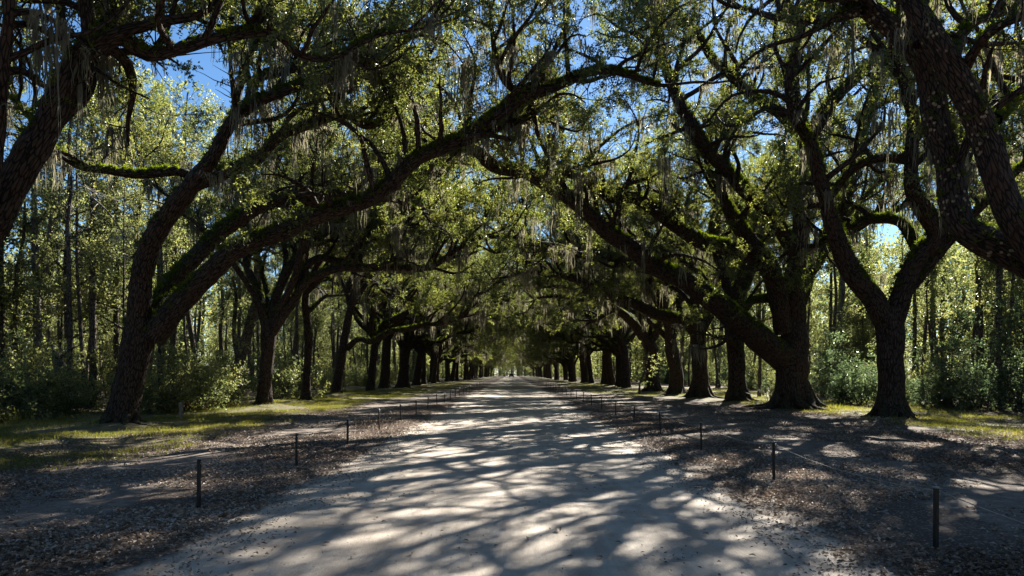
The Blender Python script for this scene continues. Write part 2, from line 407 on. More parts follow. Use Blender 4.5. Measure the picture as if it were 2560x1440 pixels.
def grow_crown(limbs, rng, dens=1.0, lod=0, t0=0.3, minz=2.6, leafdens=1.0, sec_len=(2.0, 5.2), mossd=1.0, sec_gap=0.47, tips=True):
    """limbs: resampled paths (world metres, local). Returns branch Geo, spray arrays, moss arrays."""
    g = Geo(); SP = []; SD = []; MP = []
    s1, s2 = ((6, 4), (4, 3))[lod]
    for li, (path, lt0) in enumerate(limbs):
        p = path[:, :3]; seg = np.linalg.norm(np.diff(p, axis=0), axis=1); s = np.concatenate([[0], np.cumsum(seg)])
        T = np.gradient(p, axis=0); T /= np.linalg.norm(T, axis=1)[:, None] + 1e-9
        tot = s[-1]; x = tot * (lt0 if lt0 is not None else t0) + rng.uniform(0, sec_gap)
        starts = []
        while x < tot:
            starts.append(x); x += rng.uniform(0.5, 1.5) * sec_gap / dens
        if tips: starts += [tot - 0.02, tot - 0.02]
        for x in starts:
            i = min(np.searchsorted(s, x), len(p) - 1); r = path[i, 3]; end = x > tot - 0.05
            side = np.cross(T[i], rnd_dir(rng)[0]); side /= np.linalg.norm(side) + 1e-9
            if side[2] < -0.1 and rng.random() < 0.95: side[2] *= -1
            if lod: side[2] = abs(side[2]) + 0.25
            d = T[i] * (1.2 if end else rng.uniform(0.2, 0.9)) + side * (0.5 if end else 1.0)
            L = rng.uniform(*sec_len) * (0.65 + 0.35 * min(1, r / 0.15))
            r0 = min(0.11, 0.6 * r + 0.012)
            if end: r0 = r * 0.9
            k = max(5, int(L / 0.35))
            sec = walk(rng, p[i], d, L, r0, 0.021, k, 0.22, 0.085)
            if p[i][2] + 1.0 < minz: continue
            tube(g, sec, s1, 0.05, li)
            lf = leafdens * (0.15, 0.8, 1.3, 1.9)[int(rng.integers(4))]
            m = rng.random() < 0.42 * mossd
            if m:
                for q in sec[rng.integers(1, k, size=1 + int(rng.integers(0, 3)))]: MP.append(q[:3])
            ns = sec[:, :3]; Ts = np.gradient(ns, axis=0); Ts /= np.linalg.norm(Ts, axis=1)[:, None]
            nt = max(2, int(L * 2.1 * dens))
            for j in range(nt):
                b = int(rng.integers(max(1, int(k * 0.25)), k + 1))
                side = np.cross(Ts[b], rnd_dir(rng)[0]); side[2] += 0.25
                dd = Ts[b] * 0.6 + side / (np.linalg.norm(side) + 1e-9)
                L2 = rng.uniform(0.5, 1.5); k2 = 4
                ter = walk(rng, ns[b], dd, L2, min(0.02, sec[b, 3] * 0.6), 0.006, k2, 0.2, 0.05)
                tube(g, ter, s2, 0, 0, tipcap=False)
                for q in range(int(rng.poisson(1.85 * lf))):
                    c = int(rng.integers(1, k2 + 1)); e = ter[c, :3] - ter[c - 1, :3]
                    SP.append(ter[c, :3]); SD.append(e / (np.linalg.norm(e) + 1e-9) + rnd_dir(rng)[0] * 0.9)
                if rng.random() < 0.12 * mossd: MP.append(ter[2, :3])
            for q in range(int(rng.poisson(2 * lf))):
                c = int(rng.integers(k // 2, k + 1)); SP.append(ns[c]); SD.append(Ts[c] + rnd_dir(rng)[0])
        # moss straight from the limb's underside
        for q in range(int(tot * 0.45 * mossd)):
            i = rng.integers(int(len(p) * 0.3), len(p)); MP.append(p[i] - np.array([0, 0, path[i, 3] * 0.7]))
    MP2 = []
    for q in MP:
        for _ in range(1 + int(rng.integers(0, 5))): MP2.append(q + rng.normal(size=3) * [.22, .22, .05])
    SP = np.array(SP); SD = np.array(SD)
    if len(SP): kp = SP[:, 2] > (4.2, 4.6)[lod]; SP = SP[kp]; SD = SD[kp]
    return g, SP, SD, np.array(MP2)

def fern_points(path, rng, per_m, side=0.9, ts=0.0):
    p = path[:, :3]; T, N, B = frames(p)
    s = np.concatenate([[0], np.cumsum(np.linalg.norm(np.diff(p, axis=0), axis=1))])
    n = int(s[-1] * per_m); x = rng.uniform(ts, 1, n) * s[-1]; i = np.clip(np.searchsorted(s, x), 1, len(p) - 1)
    u = ((x - s[i - 1]) / (s[i] - s[i - 1] + 1e-9))[:, None]
    c = p[i - 1] * (1 - u) + p[i] * u; r = path[i, 3]
    up = np.array([0, 0, 1.0]) - T[i] * T[i][:, 2:3]; up /= np.linalg.norm(up, axis=1)[:, None] + 1e-9
    sd = np.cross(T[i], up); a = rng.normal(size=n) * side
    d = up * np.cos(a)[:, None] + sd * np.sin(a)[:, None]
    # patchy cover
    pm = (np.sin(c[:, 0] * 1.9 + c[:, 1] * 1.3) + np.sin(c[:, 2] * 2.7 + c[:, 0]) + rng.normal(size=n) * 0.6) > -0.8
    horiz = np.sqrt(T[i][:, 0] ** 2 + T[i][:, 1] ** 2)
    pm &= rng.random(n) < 0.25 + 0.75 * horiz ** 2
    P = (c + d * (r * 0.95)[:, None])[pm]; d = d[pm]
    n = len(P)
    rot = np.stack([-np.arcsin(np.clip(d[:, 1], -1, 1)) * 0.8, np.arcsin(np.clip(d[:, 0], -1, 1)) * 0.8, rng.uniform(0, 0.4, n)], -1)
    return P, rot, rng.uniform(0.5, 1.25, n)

def P2(px, py, Z):
    return np.array([(px - 1280.0) / F * Z, Z, CAMH - (py - 933.0) / F * Z])

def build_oak(name, base, trunk, limbs, seed, label, lod=0, dens=1.0, leafdens=1.0, bark='bark', mossd=1.0, fern=60, group=None, flare=0.8, ext=True, rz=0.0, minz=2.6):
    """trunk: rows (x,y,z,r) in local metres; limbs: list of (rows, t0)"""
    rng = np.random.default_rng(seed)
    root = obj(name, None, None, base, rz, label=label, cat='oak tree', group=group)
    sides, st = ((22, 0.12), (10, 0.3))[lod]
    tp = catmull(trunk, st)
    g = Geo(); tube(g, tp, sides, 0.045, seed, flare, fis=0.02 if lod == 0 else 0)
    obj('trunk', g.mesh('oak_trunk', [M[bark]]), root)
    if lod == 0:
        b0 = tp[0, 3]; n = 7; off = rng.uniform(0, 6.28)
        for k in range(n):
            a = off + k * 6.283 / n + rng.normal() * .2; c, sn = math.cos(a), math.sin(a); Lr = b0 * rng.uniform(1.9, 3.2); q = rng.normal() * .25
            c2, s2 = math.cos(a + q), math.sin(a + q); ct = tp[min(5, len(tp) - 1), :2]
            rows = [(ct[0] + c * b0 * .55, ct[1] + sn * b0 * .55, b0 * 1.5, b0 * .30), (ct[0] + c * b0 * 1.0, ct[1] + sn * b0 * 1.0, b0 * .55, b0 * .27), (tp[0, 0] + c2 * b0 * 1.5, tp[0, 1] + s2 * b0 * 1.5, .10, b0 * .2), (tp[0, 0] + c2 * Lr, tp[0, 1] + s2 * Lr, -.02, b0 * .09)]
            g = Geo(); tube(g, catmull(rows, .12), 9, .08, seed + k); obj('root', g.mesh('oak_root', [M[bark]]), root)
    res = []; FP = []; FR = []; FS = []
    for k, (rows, lt0) in enumerate(limbs):
        lp = catmull(rows, (0.18, 0.4)[lod])
        # small natural wander
        w = (0.08, 0.28)[lod]; q = lp[:, :3] * 1.0
        ramp = np.linspace(0, 1, len(lp))[:, None] ** 0.5
        lp[:, :3] += ramp * w * np.stack([np.sin(q[:, 1] * 1.7 + q[:, 2] * 2.1 + k), np.sin(q[:, 0] * 1.9 + k * 2), np.sin(q[:, 0] * 2.3 + q[:, 1] + k * 3)], -1)
        g = Geo(); tube(g, lp, (14, 7)[lod], 0.07, seed + k + 1, 0.0)
        obj('limb', g.mesh('oak_limb', [M[bark]]), root)
        res.append((lp, lt0))
        if fern:
            a, b, c = fern_points(lp, rng, 0.7 * fern * min(1.6, 0.35 + lp[:, 3].mean() / 0.2)); FP.append(a); FR.append(b); FS.append(c)
    if len(tp) > 6 and fern:
        pass
    bg, SP, SD, MP = grow_crown(res, rng, dens, lod, leafdens=leafdens, mossd=mossd, minz=minz)
    o = obj('branches', bg.mesh('oak_branches', [M[bark]]), root, kind='stuff')
    if len(SP):
        sc = rng.uniform(0.75, 1.3, len(SP))
        scatter_obj('crown', scatter_mesh('oak_crown', SP, dir_rot(SD, rng), sc, 4, rng), (SG_NEAR, SG_FAR)[lod], root)
    if len(MP):
        keep = MP[:, 2] > 3.0; MP = MP[keep]
        if len(MP):
            n = len(MP); rot = np.zeros((n, 3)); rot[:, 2] = rng.uniform(0, 6.28, n)
            zs = rng.gamma(1.8, 0.45, n).clip(0.25, 2.4); xs = rng.uniform(0.7, 1.5, n)
            scatter_obj('spanish_moss', scatter_mesh('oak_moss', MP, rot, np.stack([xs, xs, zs], -1), 4, rng), SG_MOSS, root)
    if fern and FP:
        FP = np.concatenate(FP); FR = np.concatenate(FR); FS = np.concatenate(FS)
        scatter_obj('limb_fern', scatter_mesh('oak_fern', FP, FR, FS * (1.0, 1.8)[lod], 3, rng), SG_FERN, root)
    return root

def px_rows(pts, z0, z1, base, th=0.46):
    """pts (px,py,width_px) spread over depth z0..z1 into local rows"""
    n = len(pts); out = []
    for i, (x, y, w) in enumerate(pts):
        Z = z0 + (z1 - z0) * i / max(1, n - 1)
        out.append(list(P2(x, y, Z) - base) + [th * w / F * Z])
    return out

def oak_variant(seed):
    rng = np.random.default_rng(seed); u = rng.uniform
    h = u(3.2, 4.8); lean = u(-.3, .9)
    q = u(.62, 1.12); trunk = [(0, 0, -0.2, .6 * q), (lean * .3, 0, 1.2, .5 * q), (lean * .7, u(-.1, .1), h * .75, .47 * q), (lean, 0, h, .46 * q)]
    top = np.array([lean, 0, h]); L = []
    def limb(pts, r, t0=.3):
        n = len(pts); L.append(([list(top + [0, 0, -.35])+[r]] + [[*p, r * (1 - .82 * (i + 1) / n)] for i, p in enumerate(pts)], t0))
    s = 1 if rng.random() < .5 else -1
    limb([(u(1.2, 2), s * u(.3, 1), h + 1.3), (u(3.5, 4.5), s * u(.5, 2), h + u(2.0, 3)), (u(6.5, 7.5), s * u(1, 3), h + u(2.8, 4)), (u(9.5, 11), s * u(1, 3), h + u(3, 5)), (u(12, 13.5), s * u(1, 3), h + u(3, 5.5))], .3)
    limb([(u(1.0, 1.6), -s * u(.3, 1), h + 2), (u(2.5, 4), -s * u(1, 2.5), h + u(4, 5)), (u(5, 6.5), -s * u(2, 3.5), h + u(6, 7.5)), (u(7.5, 10), -s * u(2, 4), h + u(7, 9.5))], .28)
    limb([(u(-.3, .5), 0, h + 2.5), (u(.5, 1.5), u(-1, 1), h + 5), (u(.5, 2.5), u(-2, 2), h + 7.5), (u(1, 3), u(-2, 2), h + 10.5)], .26)
    limb([(u(0, .6), s * 1.4, h + 1.6), (u(.5, 2), s * 3.5, h + 3.6), (u(1, 3), s * 5.5, h + u(5, 6)), (u(2, 4), s * 7, h + 7.5)], .22)
    limb([(-1.0, -s * .8, h + 1.8), (-2.6, -s * 2, h + 4), (-4.5, -s * 2.5, h + 6), (-6.5, -s * 3, h + 8)], .24)
    limb([(-.8, s * 1.2, h + 2), (-2, s * 3, h + 4.4), (-3.5, s * 4.5, h + 7)], .2)
    limb([(1.6, -s * .6, h + 1.0), (3.4, -s * 1.8, h + u(1.6, 2.4)), (5.6, -s * 2.2, h + u(2.4, 3.4)), (8.5, -s * 3.2, h + u(2.4, 4)), (11, -s * 3.6, h + u(3, 4.5))], .22, .4)
    limb([(1.4, s * .2, h + .6), (3, s * .6, h + u(.6, 1.5)), (5, s * 1.4, h + u(.8, 2)), (7, s * 1.2, h + u(1.2, 2.6)), (8.6, s * 2, h + u(1.5, 3))], .2, .4)
    return trunk, L

def authored(label, base, trunk, limbs, seed, Z, extra=(), th=0.46, **kw):
    b = np.array([base[0], base[1], 0.0])
    tr = px_rows(trunk, Z, Z, b, th)
    if tr[0][2] > -0.2: tr[0][2] = -0.2
    L = [(px_rows(p, a, c, b, th), t0) for (p, a, c, t0) in limbs]
    if extra:
        vt, vl = oak_variant(seed + 900); top = np.array(tr[-1][:3]); m = 1 if base[0] < 0 else -1
        for k in extra:
            rows, t0 = vl[k]; r0 = np.array(rows[0][:3])
            L.append(([[*(top + (np.array(q[:3]) - r0) * [m, m, 1] - [0, 0, .3]), q[3] * .75] for q in rows], t0))
    return build_oak('oak_tree', tuple(b), tr, L, seed, label, **kw)

#TREES_BEGIN
# ------------------------------------------------------------------ the avenue oaks traced one by one
Z = 23.8
authored("large leaning oak on the left, forked low, longest limb crossing the road", (P2(300, 1065, Z)[0], Z), 
    [(296, 1075, 92), (310, 1010, 88), (328, 930, 88), (345, 850, 98), (352, 800, 92)], [
    ([(345, 850, 84), (345, 780, 76), (350, 700, 68), (378, 615, 66), (425, 535, 62), (480, 455, 60), (535, 385, 44), (580, 310, 40), (645, 255, 34), (720, 225, 30), (800, 208, 26), (880, 178, 20), (960, 130, 15), (1050, 95, 10)], Z, Z - 3, .5),
    ([(470, 470, 50), (560, 428, 46), (640, 398, 38), (700, 345, 34), (780, 305, 30), (860, 290, 26), (920, 315, 24), (990, 272, 18), (1040, 200, 12)], Z, Z + 2, .3),
    ([(585, 310, 30), (598, 230, 26), (603, 150, 22), (575, 60, 16), (590, -60, 10)], Z, Z + 1, .2),
    ([(505, 462, 34), (455, 432, 30), (400, 430, 28), (320, 432, 26), (220, 424, 24), (165, 388, 20), (132, 360, 14), (80, 300, 8)], Z, Z - 2, .5),
    ([(610, 290, 30), (640, 205, 28), (690, 180, 24), (745, 165, 20), (800, 120, 14), (850, 60, 9)], Z, Z - 2, .2),
    ([(362, 830, 66), (400, 755, 60), (450, 685, 55), (520, 610, 52), (600, 540, 48), (700, 508, 44), (850, 490, 34), (960, 500, 22), (1040, 520, 12)], Z, Z + 7, .5),
    ([(380, 845, 84), (430, 780, 76), (500, 705, 68), (600, 622, 62), (700, 578, 56), (850, 522, 52), (960, 470, 48), (1050, 400, 46), (1150, 345, 44), (1250, 290, 40), (1310, 240, 38), (1400, 205, 32), (1480, 185, 24), (1560, 185, 20), (1640, 210, 12)], Z, Z - 1, .35),
    ([(1310, 242, 28), (1262, 200, 24), (1240, 140, 18), (1235, 70, 14), (1222, -20, 9)], Z - .6, Z - 2, .1),
    ([(1150, 355, 32), (1230, 330, 24), (1300, 300, 18), (1370, 310, 12)], Z - .8, Z + 2, .2),
    ], 11, Z, fern=85, th=.385, leafdens=.85, mossd=.75)
Z = 14.5
authored("dark oak stem leaning in at the upper left corner with a level limb", (P2(-300, 1100, Z)[0], Z),
    [(-300, 1160, 150), (-270, 1000, 130), (-200, 800, 125), (-95, 670, 122), (-10, 540, 118)], [
    ([(-30, 570, 116), (20, 490, 112), (65, 410, 106), (110, 325, 98), (155, 225, 88), (205, 135, 80), (240, 105, 60)], Z, Z, .8),
    ([(215, 135, 58), (300, 102, 46), (370, 142, 46), (450, 118, 40), (530, 92, 36), (600, 88, 32), (700, 92, 28), (760, 135, 24), (850, 140, 20), (950, 90, 14), (1050, 60, 8)], Z, Z + 3, .15),
    ([(225, 130, 50), (215, 60, 42), (200, -30, 34), (190, -140, 20)], Z, Z, .2),
    ([(235, 115, 34), (262, 50, 26), (280, -40, 18)], Z, Z + 1.5, .2),
    ([(125, 320, 56), (180, 265, 52), (205, 225, 50), (225, 165, 44)], Z + .3, Z + .5, .9),
    ([(-60, 600, 70), (-20, 420, 58), (10, 250, 46), (18, 100, 38), (20, -40, 28)], Z - .4, Z - 1.5, .35),
    ([(600, 90, 22), (640, 40, 20), (700, -20, 14), (760, -80, 8)], Z + 2, Z + 1, .1),
    ([(430, 125, 26), (400, 60, 20), (430, -30, 12)], Z + .8, Z - 1, .1),
    ([(100, 345, 20), (70, 280, 14), (20, 235, 10)], Z, Z + 1, .3),
    ], 12, Z, fern=60, th=.35, leafdens=0.55, mossd=.5)
Z = 37.5
authored("mossy oak with a high fork, second big trunk along the left", (P2(660, 1015, Z)[0], Z),
    [(660, 1022, 50), (663, 960, 42), (670, 880, 44), (672, 830, 50), (674, 800, 46)], [
    ([(668, 830, 36), (655, 760, 32), (632, 700, 26), (618, 640, 22), (625, 560, 16), (600, 470, 10)], Z, Z + 2, .35),
    ([(676, 825, 36), (690, 740, 32), (722, 675, 28), (770, 615, 24), (840, 560, 20), (930, 520, 15), (1010, 450, 10)], Z, Z + 1, .3),
    ([(680, 830, 36), (725, 765, 32), (760, 705, 28), (810, 682, 26), (900, 668, 24), (1000, 672, 22), (1080, 662, 19), (1150, 622, 15), (1210, 590, 12), (1280, 600, 8)], Z, Z - 2, .35),
    ([(740, 740, 26), (760, 680, 24), (800, 645, 24), (870, 655, 22), (930, 620, 19), (990, 580, 14), (1060, 555, 9)], Z - .5, Z + 2, .3),
    ([(690, 745, 22), (715, 640, 18), (700, 520, 14), (740, 430, 10), (760, 340, 7)], Z + .5, Z + 3, .3)], 13, Z, th=.38, fern=40, extra=(1, 4, 5))
Z = 44
authored("slim oak with a straight upright trunk just right of the mossy forked oak", (P2(765, 1003, Z)[0], Z),
    [(764, 1008, 34), (767, 930, 24), (772, 850, 28), (764, 760, 24), (768, 715, 22)], [
    ([(768, 730, 20), (790, 670, 18), (840, 620, 15), (910, 600, 11)], Z, Z - 1, .3), 
    ([(768, 730, 18), (755, 640, 15), (790, 540, 12), (770, 430, 8)], Z, Z + 1, .3),
    ([(770, 780, 14), (820, 740, 11), (860, 735, 7)], Z, Z + 2, .3)], 14, Z, th=.38, fern=25, extra=(0, 1, 3))
Z = 56
authored("oak with a low mossy limb arching level toward the road, left row", (P2(840, 987, Z)[0], Z),
    [(838, 990, 34), (848, 930, 28), (858, 870, 28), (870, 800, 24), (878, 760, 22)], [
    ([(868, 872, 20), (895, 848, 18), (930, 852, 18), (980, 828, 17), (1040, 818, 16), (1110, 805, 14), (1160, 790, 12), (1190, 740, 10), (1240, 715, 7)], Z, Z - 3, .4),
    ([(876, 770, 20), (900, 710, 16), (945, 665, 14), (1000, 640, 11), (1060, 630, 8)], Z, Z - 1, .3),
    ([(876, 770, 18), (868, 720, 15), (890, 660, 12), (880, 580, 9), (900, 500, 6)], Z, Z + 1, .3),
    ([(890, 745, 16), (930, 700, 15), (970, 735, 13), (1020, 745, 12), (1060, 760, 9)], Z, Z + 3, .3)], 15, Z, th=.38, fern=30, extra=(1, 2, 4))

Z = 26.9
authored("oak with a straight trunk parting in a wide fork, standing alone on the right", (P2(2230, 1050, Z)[0], Z),
    [(2230, 1062, 82), (2230, 990, 68), (2226, 900, 68), (2224, 820, 74), (2218, 775, 80)], [
    ([(2205, 800, 56), (2180, 745, 58), (2140, 700, 55), (2112, 640, 50), (2092, 575, 46), (2070, 515, 40), (2045, 450, 36), (2025, 375, 30), (1990, 300, 24), (1975, 200, 20), (1990, 90, 16), (1960, -20, 10)], Z, Z - 4, .45),
    ([(2236, 800, 56), (2262, 720, 56), (2300, 640, 56), (2340, 588, 54), (2305, 525, 46), (2282, 470, 38), (2285, 390, 34), (2284, 300, 30), (2262, 235, 26), (2250, 150, 22), (2265, 40, 16), (2250, -60, 10)], Z, Z - 3, .45),
    ([(2300, 640, 30), (2250, 560, 26), (2150, 560, 20), (2040, 610, 14)], Z, Z + 3, .5),
    ([(2330, 590, 34), (2385, 500, 26), (2410, 400, 22), (2440, 330, 18), (2520, 260, 12)], Z, Z + 3, .3),
    ([(2284, 400, 28), (2200, 395, 24), (2130, 430, 20), (2080, 500, 14)], Z - 1.5, Z + 1, .3)], 16, Z, fern=130, mossd=.7, leafdens=0.85, extra=(4,))
Z = 35.5
authored("massive right oak with a giant low limb sweeping over the road", (P2(1983, 1020, Z)[0], Z),
    [(1983, 1035, 100), (1980, 960, 84), (1982, 900, 84), (1985, 830, 70), (1985, 760, 58)], [
    ([(1975, 905, 76), (1920, 865, 70), (1860, 815, 66), (1800, 768, 62), (1735, 715, 56), (1660, 680, 50), (1600, 640, 46), (1540, 595, 44), (1470, 540, 40), (1400, 482, 36), (1330, 442, 34), (1230, 415, 28), (1180, 382, 24), (1110, 360, 14)], Z, Z - 8, .4),
    ([(1985, 800, 58), (1985, 700, 52), (2000, 600, 44), (2010, 500, 40), (2018, 400, 40), (2012, 335, 42), (1960, 295, 30), (1900, 250, 27), (1840, 200, 24), (1785, 150, 22), (1745, 90, 18), (1700, 45, 15), (1670, -20, 9)], Z, Z - 6, .4),
    ([(2015, 345, 32), (1985, 200, 26), (1998, 110, 22), (1965, 0, 16), (1950, -90, 9)], Z - 3.5, Z - 4, .2),
    ([(2018, 350, 34), (2060, 280, 30), (2110, 225, 28), (2180, 160, 26), (2235, 120, 20), (2300, 60, 12)], Z - 3.5, Z - 5, .2),
    ([(1960, 830, 46), (1942, 740, 52), (1915, 660, 50), (1872, 595, 46), (1830, 540, 36), (1808, 495, 24), (1790, 420, 14)], Z - .4, Z - 3, .5),
    ([(2000, 660, 38), (1955, 580, 38), (1912, 528, 38), (1850, 465, 38), (1800, 410, 36), (1752, 355, 36), (1712, 290, 34), (1685, 210, 30), (1660, 130, 26), (1645, 50, 22), (1660, -50, 12)], Z - .6, Z - 8, .35),
    ([(1895, 640, 50), (1850, 628, 46), (1780, 612, 42), (1700, 572, 40), (1645, 528, 38), (1590, 498, 34), (1525, 490, 28), (1450, 450, 22), (1400, 430, 14)], Z - 1, Z - 5, .3),
    ([(1990, 780, 40), (2030, 660, 36), (2060, 600, 34), (2120, 480, 30), (2160, 330, 26), (2190, 200, 22), (2230, 90, 14)], Z + .6, Z + 4, .35),
    ([(2010, 690, 22), (2080, 610, 20), (2160, 560, 17), (2260, 520, 12)], Z + .4, Z + 4, .4),
    ([(1950, 745, 20), (1890, 750, 20), (1860, 790, 16)], Z, Z - 1, .6)], 17, Z, fern=130, leafdens=0.6, mossd=.55, extra=(4,))
Z = 42.5
authored("thick oak trunk with a knobbly burl, next behind the massive oak on the right", (P2(1842, 1007, Z)[0], Z),
    [(1842, 1014, 58), (1843, 950, 46), (1840, 880, 46), (1830, 810, 44), (1822, 770, 40)], [
    ([(1820, 790, 34), (1780, 740, 32), (1735, 712, 30), (1683, 694, 29), (1597, 666, 27), (1510, 641, 25), (1426, 635, 20), (1364, 621, 16), (1280, 617, 12), (1232, 631, 8)], Z, Z - 2, .4),
    ([(1825, 780, 30), (1810, 690, 26), (1780, 600, 20), (1790, 500, 15), (1760, 400, 9)], Z, Z + 1, .3),
    ([(1832, 790, 28), (1870, 700, 24), (1890, 620, 20), (1940, 520, 14), (1960, 430, 8)], Z, Z + 3, .3),
    ([(1850, 880, 12), (1820, 850, 10), (1790, 842, 6)], Z - .4, Z - 1, .5)], 18, Z, fern=30, extra=(1, 4, 5))
Z = 49
authored("forked oak on the right, third trunk beyond the massive oak", (P2(1750, 995, Z)[0], Z),
    [(1750, 1003, 56), (1750, 930, 42), (1746, 860, 42), (1744, 820, 42)], [
    ([(1745, 835, 36), (1711, 805, 34), (1670, 792, 33), (1628, 778, 31), (1562, 747, 29), (1510, 721, 26), (1458, 700, 22), (1385, 687, 17), (1336, 680, 12), (1280, 690, 7)], Z, Z - 3, .4),
    ([(1742, 830, 28), (1735, 750, 24), (1720, 660, 19), (1680, 590, 14), (1690, 500, 9)], Z, Z, .3),
    ([(1752, 830, 28), (1780, 770, 24), (1790, 700, 18), (1830, 610, 12)], Z, Z + 3, .3)], 19, Z, fern=30, extra=(1, 3, 4))
Z = 57
authored("oak with a broken reddish bole and a trunk leaning out of it, right row", (P2(1690, 985, Z)[0], Z),
    [(1690, 990, 42), (1690, 930, 36), (1680, 880, 36), (1675, 840, 30)], [
    ([(1675, 850, 24), (1665, 790, 22), (1640, 720, 17), (1590, 670, 14), (1530, 640, 10)], Z, Z - 2, .35),
    ([(1680, 850, 22), (1700, 780, 18), (1690, 690, 14), (1710, 600, 9)], Z, Z + 2, .35)], 20, Z, fern=25, extra=(0, 1, 3, 5))
Z = 65
authored("dark oak in the right row spreading into a broad V with drooping mossy limbs", (P2(1632, 980, Z)[0], Z),
    [(1632, 984, 42), (1630, 930, 34), (1628, 880, 36), (1622, 850, 34)], [
    ([(1620, 862, 28), (1595, 825, 25), (1565, 790, 23), (1530, 767, 20), (1490, 744, 18), (1455, 705, 15), (1420, 665, 12), (1370, 640, 8)], Z, Z - 4, .4),
    ([(1490, 744, 14), (1440, 748, 12), (1390, 740, 9), (1340, 750, 6)], Z - 2, Z - 4, .3),
    ([(1605, 835, 18), (1575, 790, 16), (1530, 775, 14), (1490, 800, 9)], Z, Z + 2, .35),
    ([(1628, 855, 22), (1650, 810, 18), (1665, 740, 14), (1640, 660, 9)], Z, Z, .35)], 21, Z, fern=25, extra=(1, 2, 4))
Z = 15.5
authored("nearest oak, two thick lichen-spotted stems rising across the upper right corner", (P2(2900, 1100, Z)[0], Z),
    [(2900, 1180, 150), (2880, 1000, 130), (2820, 850, 125), (2730, 740, 122), (2640, 690, 120)], [
    ([(2670, 705, 96), (2600, 675, 88), (2520, 630, 80), (2450, 592, 76), (2405, 560, 72), (2378, 490, 70), (2365, 400, 68), (2345, 300, 66), (2315, 200, 64), (2275, 110, 60), (2205, 45, 52), (2120, -5, 42), (2020, -60, 26)], Z, Z + 2, .75),
    ([(2640, 690, 90), (2570, 600, 84), (2520, 500, 78), (2480, 400, 76), (2448, 300, 74), (2412, 215, 72), (2365, 140, 70), (2312, 70, 60), (2260, 0, 46), (2200, -90, 26)], Z - .5, Z, .75),
    ([(2300, 110, 40), (2290, 10, 34), (2310, -90, 20)], Z + .5, Z + 1, .2),
    ([(2400, 190, 30), (2440, 110, 26), (2500, 60, 22), (2600, 30, 14)], Z, Z - 2, .2),
    ([(2490, 300, 30), (2540, 250, 28), (2610, 190, 20)], Z, Z + 3, .2),
    ([(2385, 150, 34), (2420, 70, 28), (2520, 20, 22), (2640, -30, 14)], Z, Z + 2, .2),
    ([(2400, 400, 20), (2410, 350, 26), (2440, 310, 26)], Z + .6, Z + .3, .9),
    ([(2160, 25, 30), (2060, 45, 24), (1960, 40, 18), (1860, 20, 12)], Z + 1.5, Z + 5, .1)], 22, Z, fern=45, bark='bark_spot', leafdens=0.52, mossd=.35)
#TREES_END

# ------------------------------------------------------------------ repeated oaks farther down the avenue
variants = []
for k in range(6):
    tr, L = oak_variant(200 + k)
    variants.append(build_oak('oak_tree', (0, 0, 0), tr, L, 300 + k, 'x', lod=1, dens=.85, leafdens=.55, fern=14, mossd=.8, flare=.7))

def copy_thing(src, loc, rz, sc=1.0, label=None, group=None):
    r = src.copy(); COL.objects.link(r)
    r.location = loc; r.rotation_euler = (0, 0, rz); r.scale = (sc,) * 3
    for k, v in (('label', label), ('group', group)):
        if v: r[k] = v
    for ch in src.children:
        c = ch.copy(); COL.objects.link(c); c.parent = r
        for g in ch.children:
            d = g.copy(); COL.objects.link(d); d.parent = c
    return r

ORD = ['first', 'second', 'third', 'fourth', 'fifth', 'sixth', 'seventh', 'eighth', 'ninth', 'tenth', 'eleventh', 'twelfth', 'thirteenth', 'fourteenth', 'fifteenth', 'sixteenth', 'seventeenth', 'eighteenth', 'nineteenth', 'twentieth']
rg = random.Random(5)
used = set()
def place_variant(i, loc, rz, sc, label, group):
    if i not in used:
        used.add(i); r = variants[i]; r.location = loc; r.rotation_euler = (0, 0, rz); r.scale = (sc,) * 3
        r['label'] = label; r['group'] = group; return r
    return copy_thing(variants[i], loc, rz, sc, label, group)
cnt = 0
for side, zs, ref in ((-1, [68, 78, 83, 90, 99, 108, 118], 'the oak with the low arching limb on the left'), (1, [80, 87, 93, 100, 107, 116], 'the broad V oak at right')):
    for k, z in enumerate(zs):
        nm = f"dark oak, {ORD[k]} down the row beyond {ref.split(' on the')[0]}"
        place_variant(cnt % 6, (side * (12.9 + rg.uniform(-.7, .7)), z, 0), (0 if side < 0 else math.pi) + rg.uniform(-.35, .35), rg.uniform(1.0, 1.2), nm, 'avenue oaks that can be told apart farther along')
        cnt += 1
for side in (-1, 1):
    z = 127
    while z < 400:
        place_variant(cnt % 6, (side * (12.6 + rg.uniform(-1.4, 1.4)), z, 0), (0 if side < 0 else math.pi) + rg.uniform(-.6, .6), rg.uniform(.82, 1.22),
                      f"distant dark oak packed into the far end of the {'left' if side < 0 else 'right'} row", f"far oaks of the {'left' if side < 0 else 'right'} row")
        z += rg.choice((5, 6.5, 7.5, 8.5, 12)) + rg.uniform(-.6, .6) if z < 250 else rg.uniform(10, 14); cnt += 1

for k, (sd_, z) in enumerate([(-1, -6), (1, -7), (-1, -14), (1, -15), (-1, -23), (1, -24), (-1, -31), (1, -32), (-1, -43), (1, -42)]):  # unseen oaks carrying the avenue on, added to keep sky light off the road
    place_variant(k % 6, (sd_ * 13, z, 0), (0 if sd_ < 0 else math.pi) + rg.uniform(-.3, .3), rg.uniform(1.0, 1.15), 'unseen oak continuing the avenue behind the camera, added to shade the road', 'unseen avenue oaks added behind the camera')

